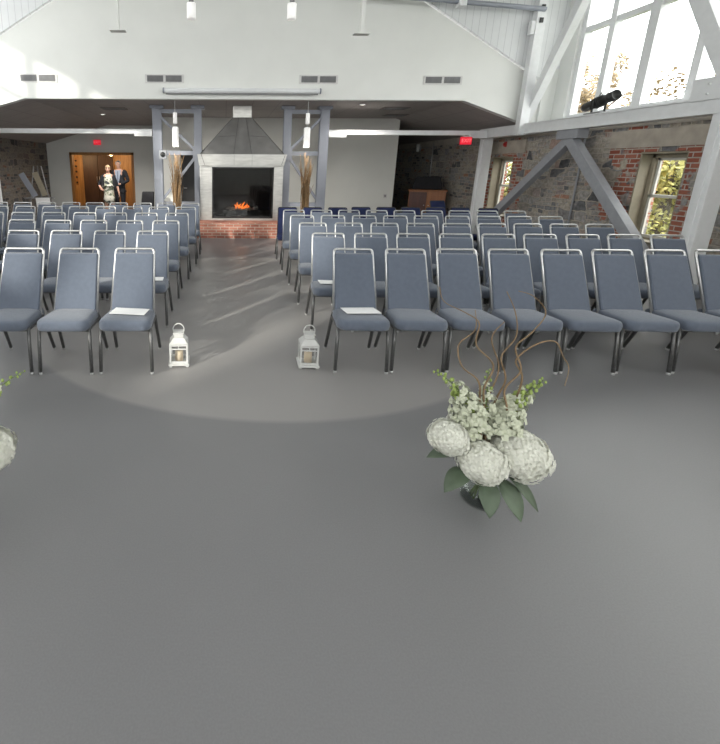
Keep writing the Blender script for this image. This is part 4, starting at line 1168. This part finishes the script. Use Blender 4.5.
        f = MB(); f.hexa([P((-.025, -.150, 1.02)), P((.025, -.150, 1.02)), P((.025, -.11, 1.02)), P((-.025, -.11, 1.02)), P((-.095, -.095, 1.47)), P((.095, -.095, 1.47)), P((.09, -.03, 1.47)), P((-.09, -.03, 1.47))])
        vs = f.bm.verts; f.build('shirt_front', M['shirt'], t)
        f = MB(); f.hexa([P((-.026, -.168, 1.04)), P((.026, -.168, 1.04)), P((.026, -.148, 1.04)), P((-.026, -.148, 1.04)), P((-.018, -.112, 1.44)), P((.018, -.112, 1.44)), P((.018, -.09, 1.44)), P((-.018, -.09, 1.44))]); f.build('tie', M['tie'], t)
    for s in (-1, 1):
        f = MB(); vs = f.box(s*.107*k - .048*k, s*.107*k + .048*k, -.19*k, .075*k, 0, .075*k, .02*k, None, 3)
        for v in vs:
            if v.co.y < -.05*k: v.co.z *= 1 - .45*min(1, (-.05*k - v.co.y)/(.13*k))
        f.build('shoe', M['black'], t)
    return t
person('person in a pale floral dress and black cardigan, one arm bent, before the doorway', -3.62, 13.6, 1.64, .18,
       {'r': ((-.31, .03, 1.14), (-.22, -.2, 1.0), (.55, -.6, -.15), (0, .2, 1)), 'l': ((.27, .03, 1.13), (.32, -.06, .9), (.15, -.25, -1), (-.3, -1, .1)), 'tilt': 0}, True)
person('person in a dark suit, pale shirt and tie, hands held at the waist', -3.45, 14.3, 1.79, -.15,
       {'r': ((-.29, .03, 1.14), (-.09, -.2, 1.06), (.8, -.25, -.1), (0, -.2, 1)), 'l': ((.29, .03, 1.14), (.09, -.21, 1.04), (-.8, -.25, -.1), (0, -.2, 1)), 'tilt': -.02}, False)

# ------------------------------------------------------------------ outdoors
b = MB(); b.box(7.1, 45, -25, 40, -.6, -.4); o = struct(b.build('ground', M['grass']))
def tree(name, label, x, y, h, cr, m, n, leafs=.14, spread=1.0, zfac=.75):
    t = thing(name, label, 'tree', (x, y, -.4), random.uniform(0, 6), 'autumn trees outside the windows')
    f = MB(); f.tube([(0, 0, 0), (.08, .05, h*.3), (-.05, .1, h*.6), (.05, .0, h*.9)], [.16, .12, .08, .02], 8)
    for k in range(9):
        a = k*2.4; z = h*(.3 + .06*k)
        f.tube([(0, 0, z), (cr*.4*cos(a), cr*.4*sin(a), z + h*.1), (cr*.8*cos(a), cr*.8*sin(a), z + h*.17)], [.05, .03, .01], 5)
    f.build('trunk', M['bark'], t)
    f = MB()
    cg = lambda: max(-.75*cr, min(.75*cr, random.gauss(0, cr*.45*spread)))
    cl = [(cg(), cg(), h*zfac + random.gauss(0, h*.17), random.uniform(.25, .6)*cr*.6) for _ in range(34)]
    for k in range(n):
        c = random.choice(cl); d = Vector((random.gauss(0, 1), random.gauss(0, 1), random.gauss(0, 1))).normalized()*c[3]*random.uniform(.4, 1)
        p = Vector(c[:3]) + d
        a = Vector((random.gauss(0, 1), random.gauss(0, 1), random.gauss(0, 1))).normalized(); q = a.orthogonal().normalized(); s = leafs*random.uniform(.6, 1.2)
        f._f([f.bm.verts.new(v) for v in (p, p + (a + q*.5)*s*.5, p + a*s, p + (a - q*.5)*s*.5)])
    o = f.build('foliage', m, t); o['kind'] = 'stuff'
tree('maple_tree', 'yellow green leafy tree filling the near sash window', 9.6, 9.4, 3.0, 1.5, M['autumn'], 9000, .11, 1., .5)
tree('maple_tree', 'denser yellow tree standing behind the one at the near sash window', 13.0, 12.8, 3.4, 1.6, M['autumn'], 9000, .13, 1., .5)
tree('maple_tree', 'low yellow tree just outside the far sash window', 9.8, 15.6, 2.8, 1.6, M['autumn'], 6000, .12, 1., .5)
tree('birch_tree', 'pale amber tree seen behind the black spotlight', 15.0, 18.2, 5.5, 1.7, M['amber'], 6500, .2, 1., .72)
tree('birch_tree', 'pale amber tree seen in the second upper pane from the right', 18.0, 15.9, 6.2, 1.9, M['amber'], 6500, .2, 1.1, .72)
tree('birch_tree', 'small amber tree at the left end of the upper windows', 16.5, 22.2, 5.9, 1.7, M['amber'], 6500, .2, 1.1, .72)

# ------------------------------------------------------------------ light
w = bpy.data.worlds.new('sky'); SC.world = w; w.use_nodes = True
bg = w.node_tree.nodes['Background']; bg.inputs[0].default_value = (1., .985, .965, 1); bg.inputs[1].default_value = 6.6
def light(name, kind, loc, energy, color=(1, 1, 1), size=None, rot=None, **kw):
    l = bpy.data.lights.new(name, kind); l.energy = energy; l.color = color
    o = bpy.data.objects.new(name, l); C.objects.link(o); o.location = loc
    if rot: o.rotation_euler = rot
    for k, v in kw.items(): setattr(l, k, v)
    return o, l
sun, l = light('sun', 'SUN', (0, 0, 20), 5.2, (1, .94, .85)); l.angle = radians(2.0)
d = Vector((.72, .70, -.36)).normalized(); sun.rotation_euler = d.to_track_quat('-Z', 'Y').to_euler()
# portals in the window openings guide the daylight sampling
def portal(loc, rot, sx, sy):
    o, l = light('window_portal', 'AREA', loc, 1., rot=rot); l.shape = 'RECTANGLE'; l.size = sx; l.size_y = sy; l.cycles.is_portal = True
portal((7.1, 2.1, 3.9), (0, radians(90), 0), 2.7, 14.2)
portal((-6.85, 2.1, 3.9), (0, radians(-90), 0), 2.7, 14.2)
portal((.25, YS - .25, 3.2), (radians(90), 0, 0), 8.9, 2.8)
# the lamps of the place and two added downlights
for x in (-4.45, -6.05): light('lobby_lamp', 'POINT', (x, 17.3, 1.93), 30, (1, .68, .36), shadow_soft_size=.1)
for x, y in DOWN: light('downlight_bulb', 'SPOT', (x, y, ZL - .03), 420 if x < 0 else 140, (1, .95, .88), shadow_soft_size=.06, spot_size=radians(150), spot_blend=.8)  # left and behind-hood spots serve the added downlights
for x in (-1.11, 1.79): light('pendant_bulb', 'POINT', (x, 9.95, 1.98), 6, (1, .93, .84), shadow_soft_size=.06)
light('fire_light', 'POINT', (.41, 10.9, .65), 6, (1, .4, .12), shadow_soft_size=.1)

SC.view_settings.view_transform = 'Standard'; SC.view_settings.look = 'None'; SC.view_settings.gamma = 1.; SC.view_settings.exposure = .12
SC.view_settings.use_curve_mapping = False
SC.cycles.max_bounces = 10; SC.cycles.diffuse_bounces = 6; SC.cycles.transparent_max_bounces = 16
SC.cycles.caustics_reflective = False; SC.cycles.caustics_refractive = False
SC.cycles.sample_clamp_indirect = 8.
SC.cycles.use_denoising = True
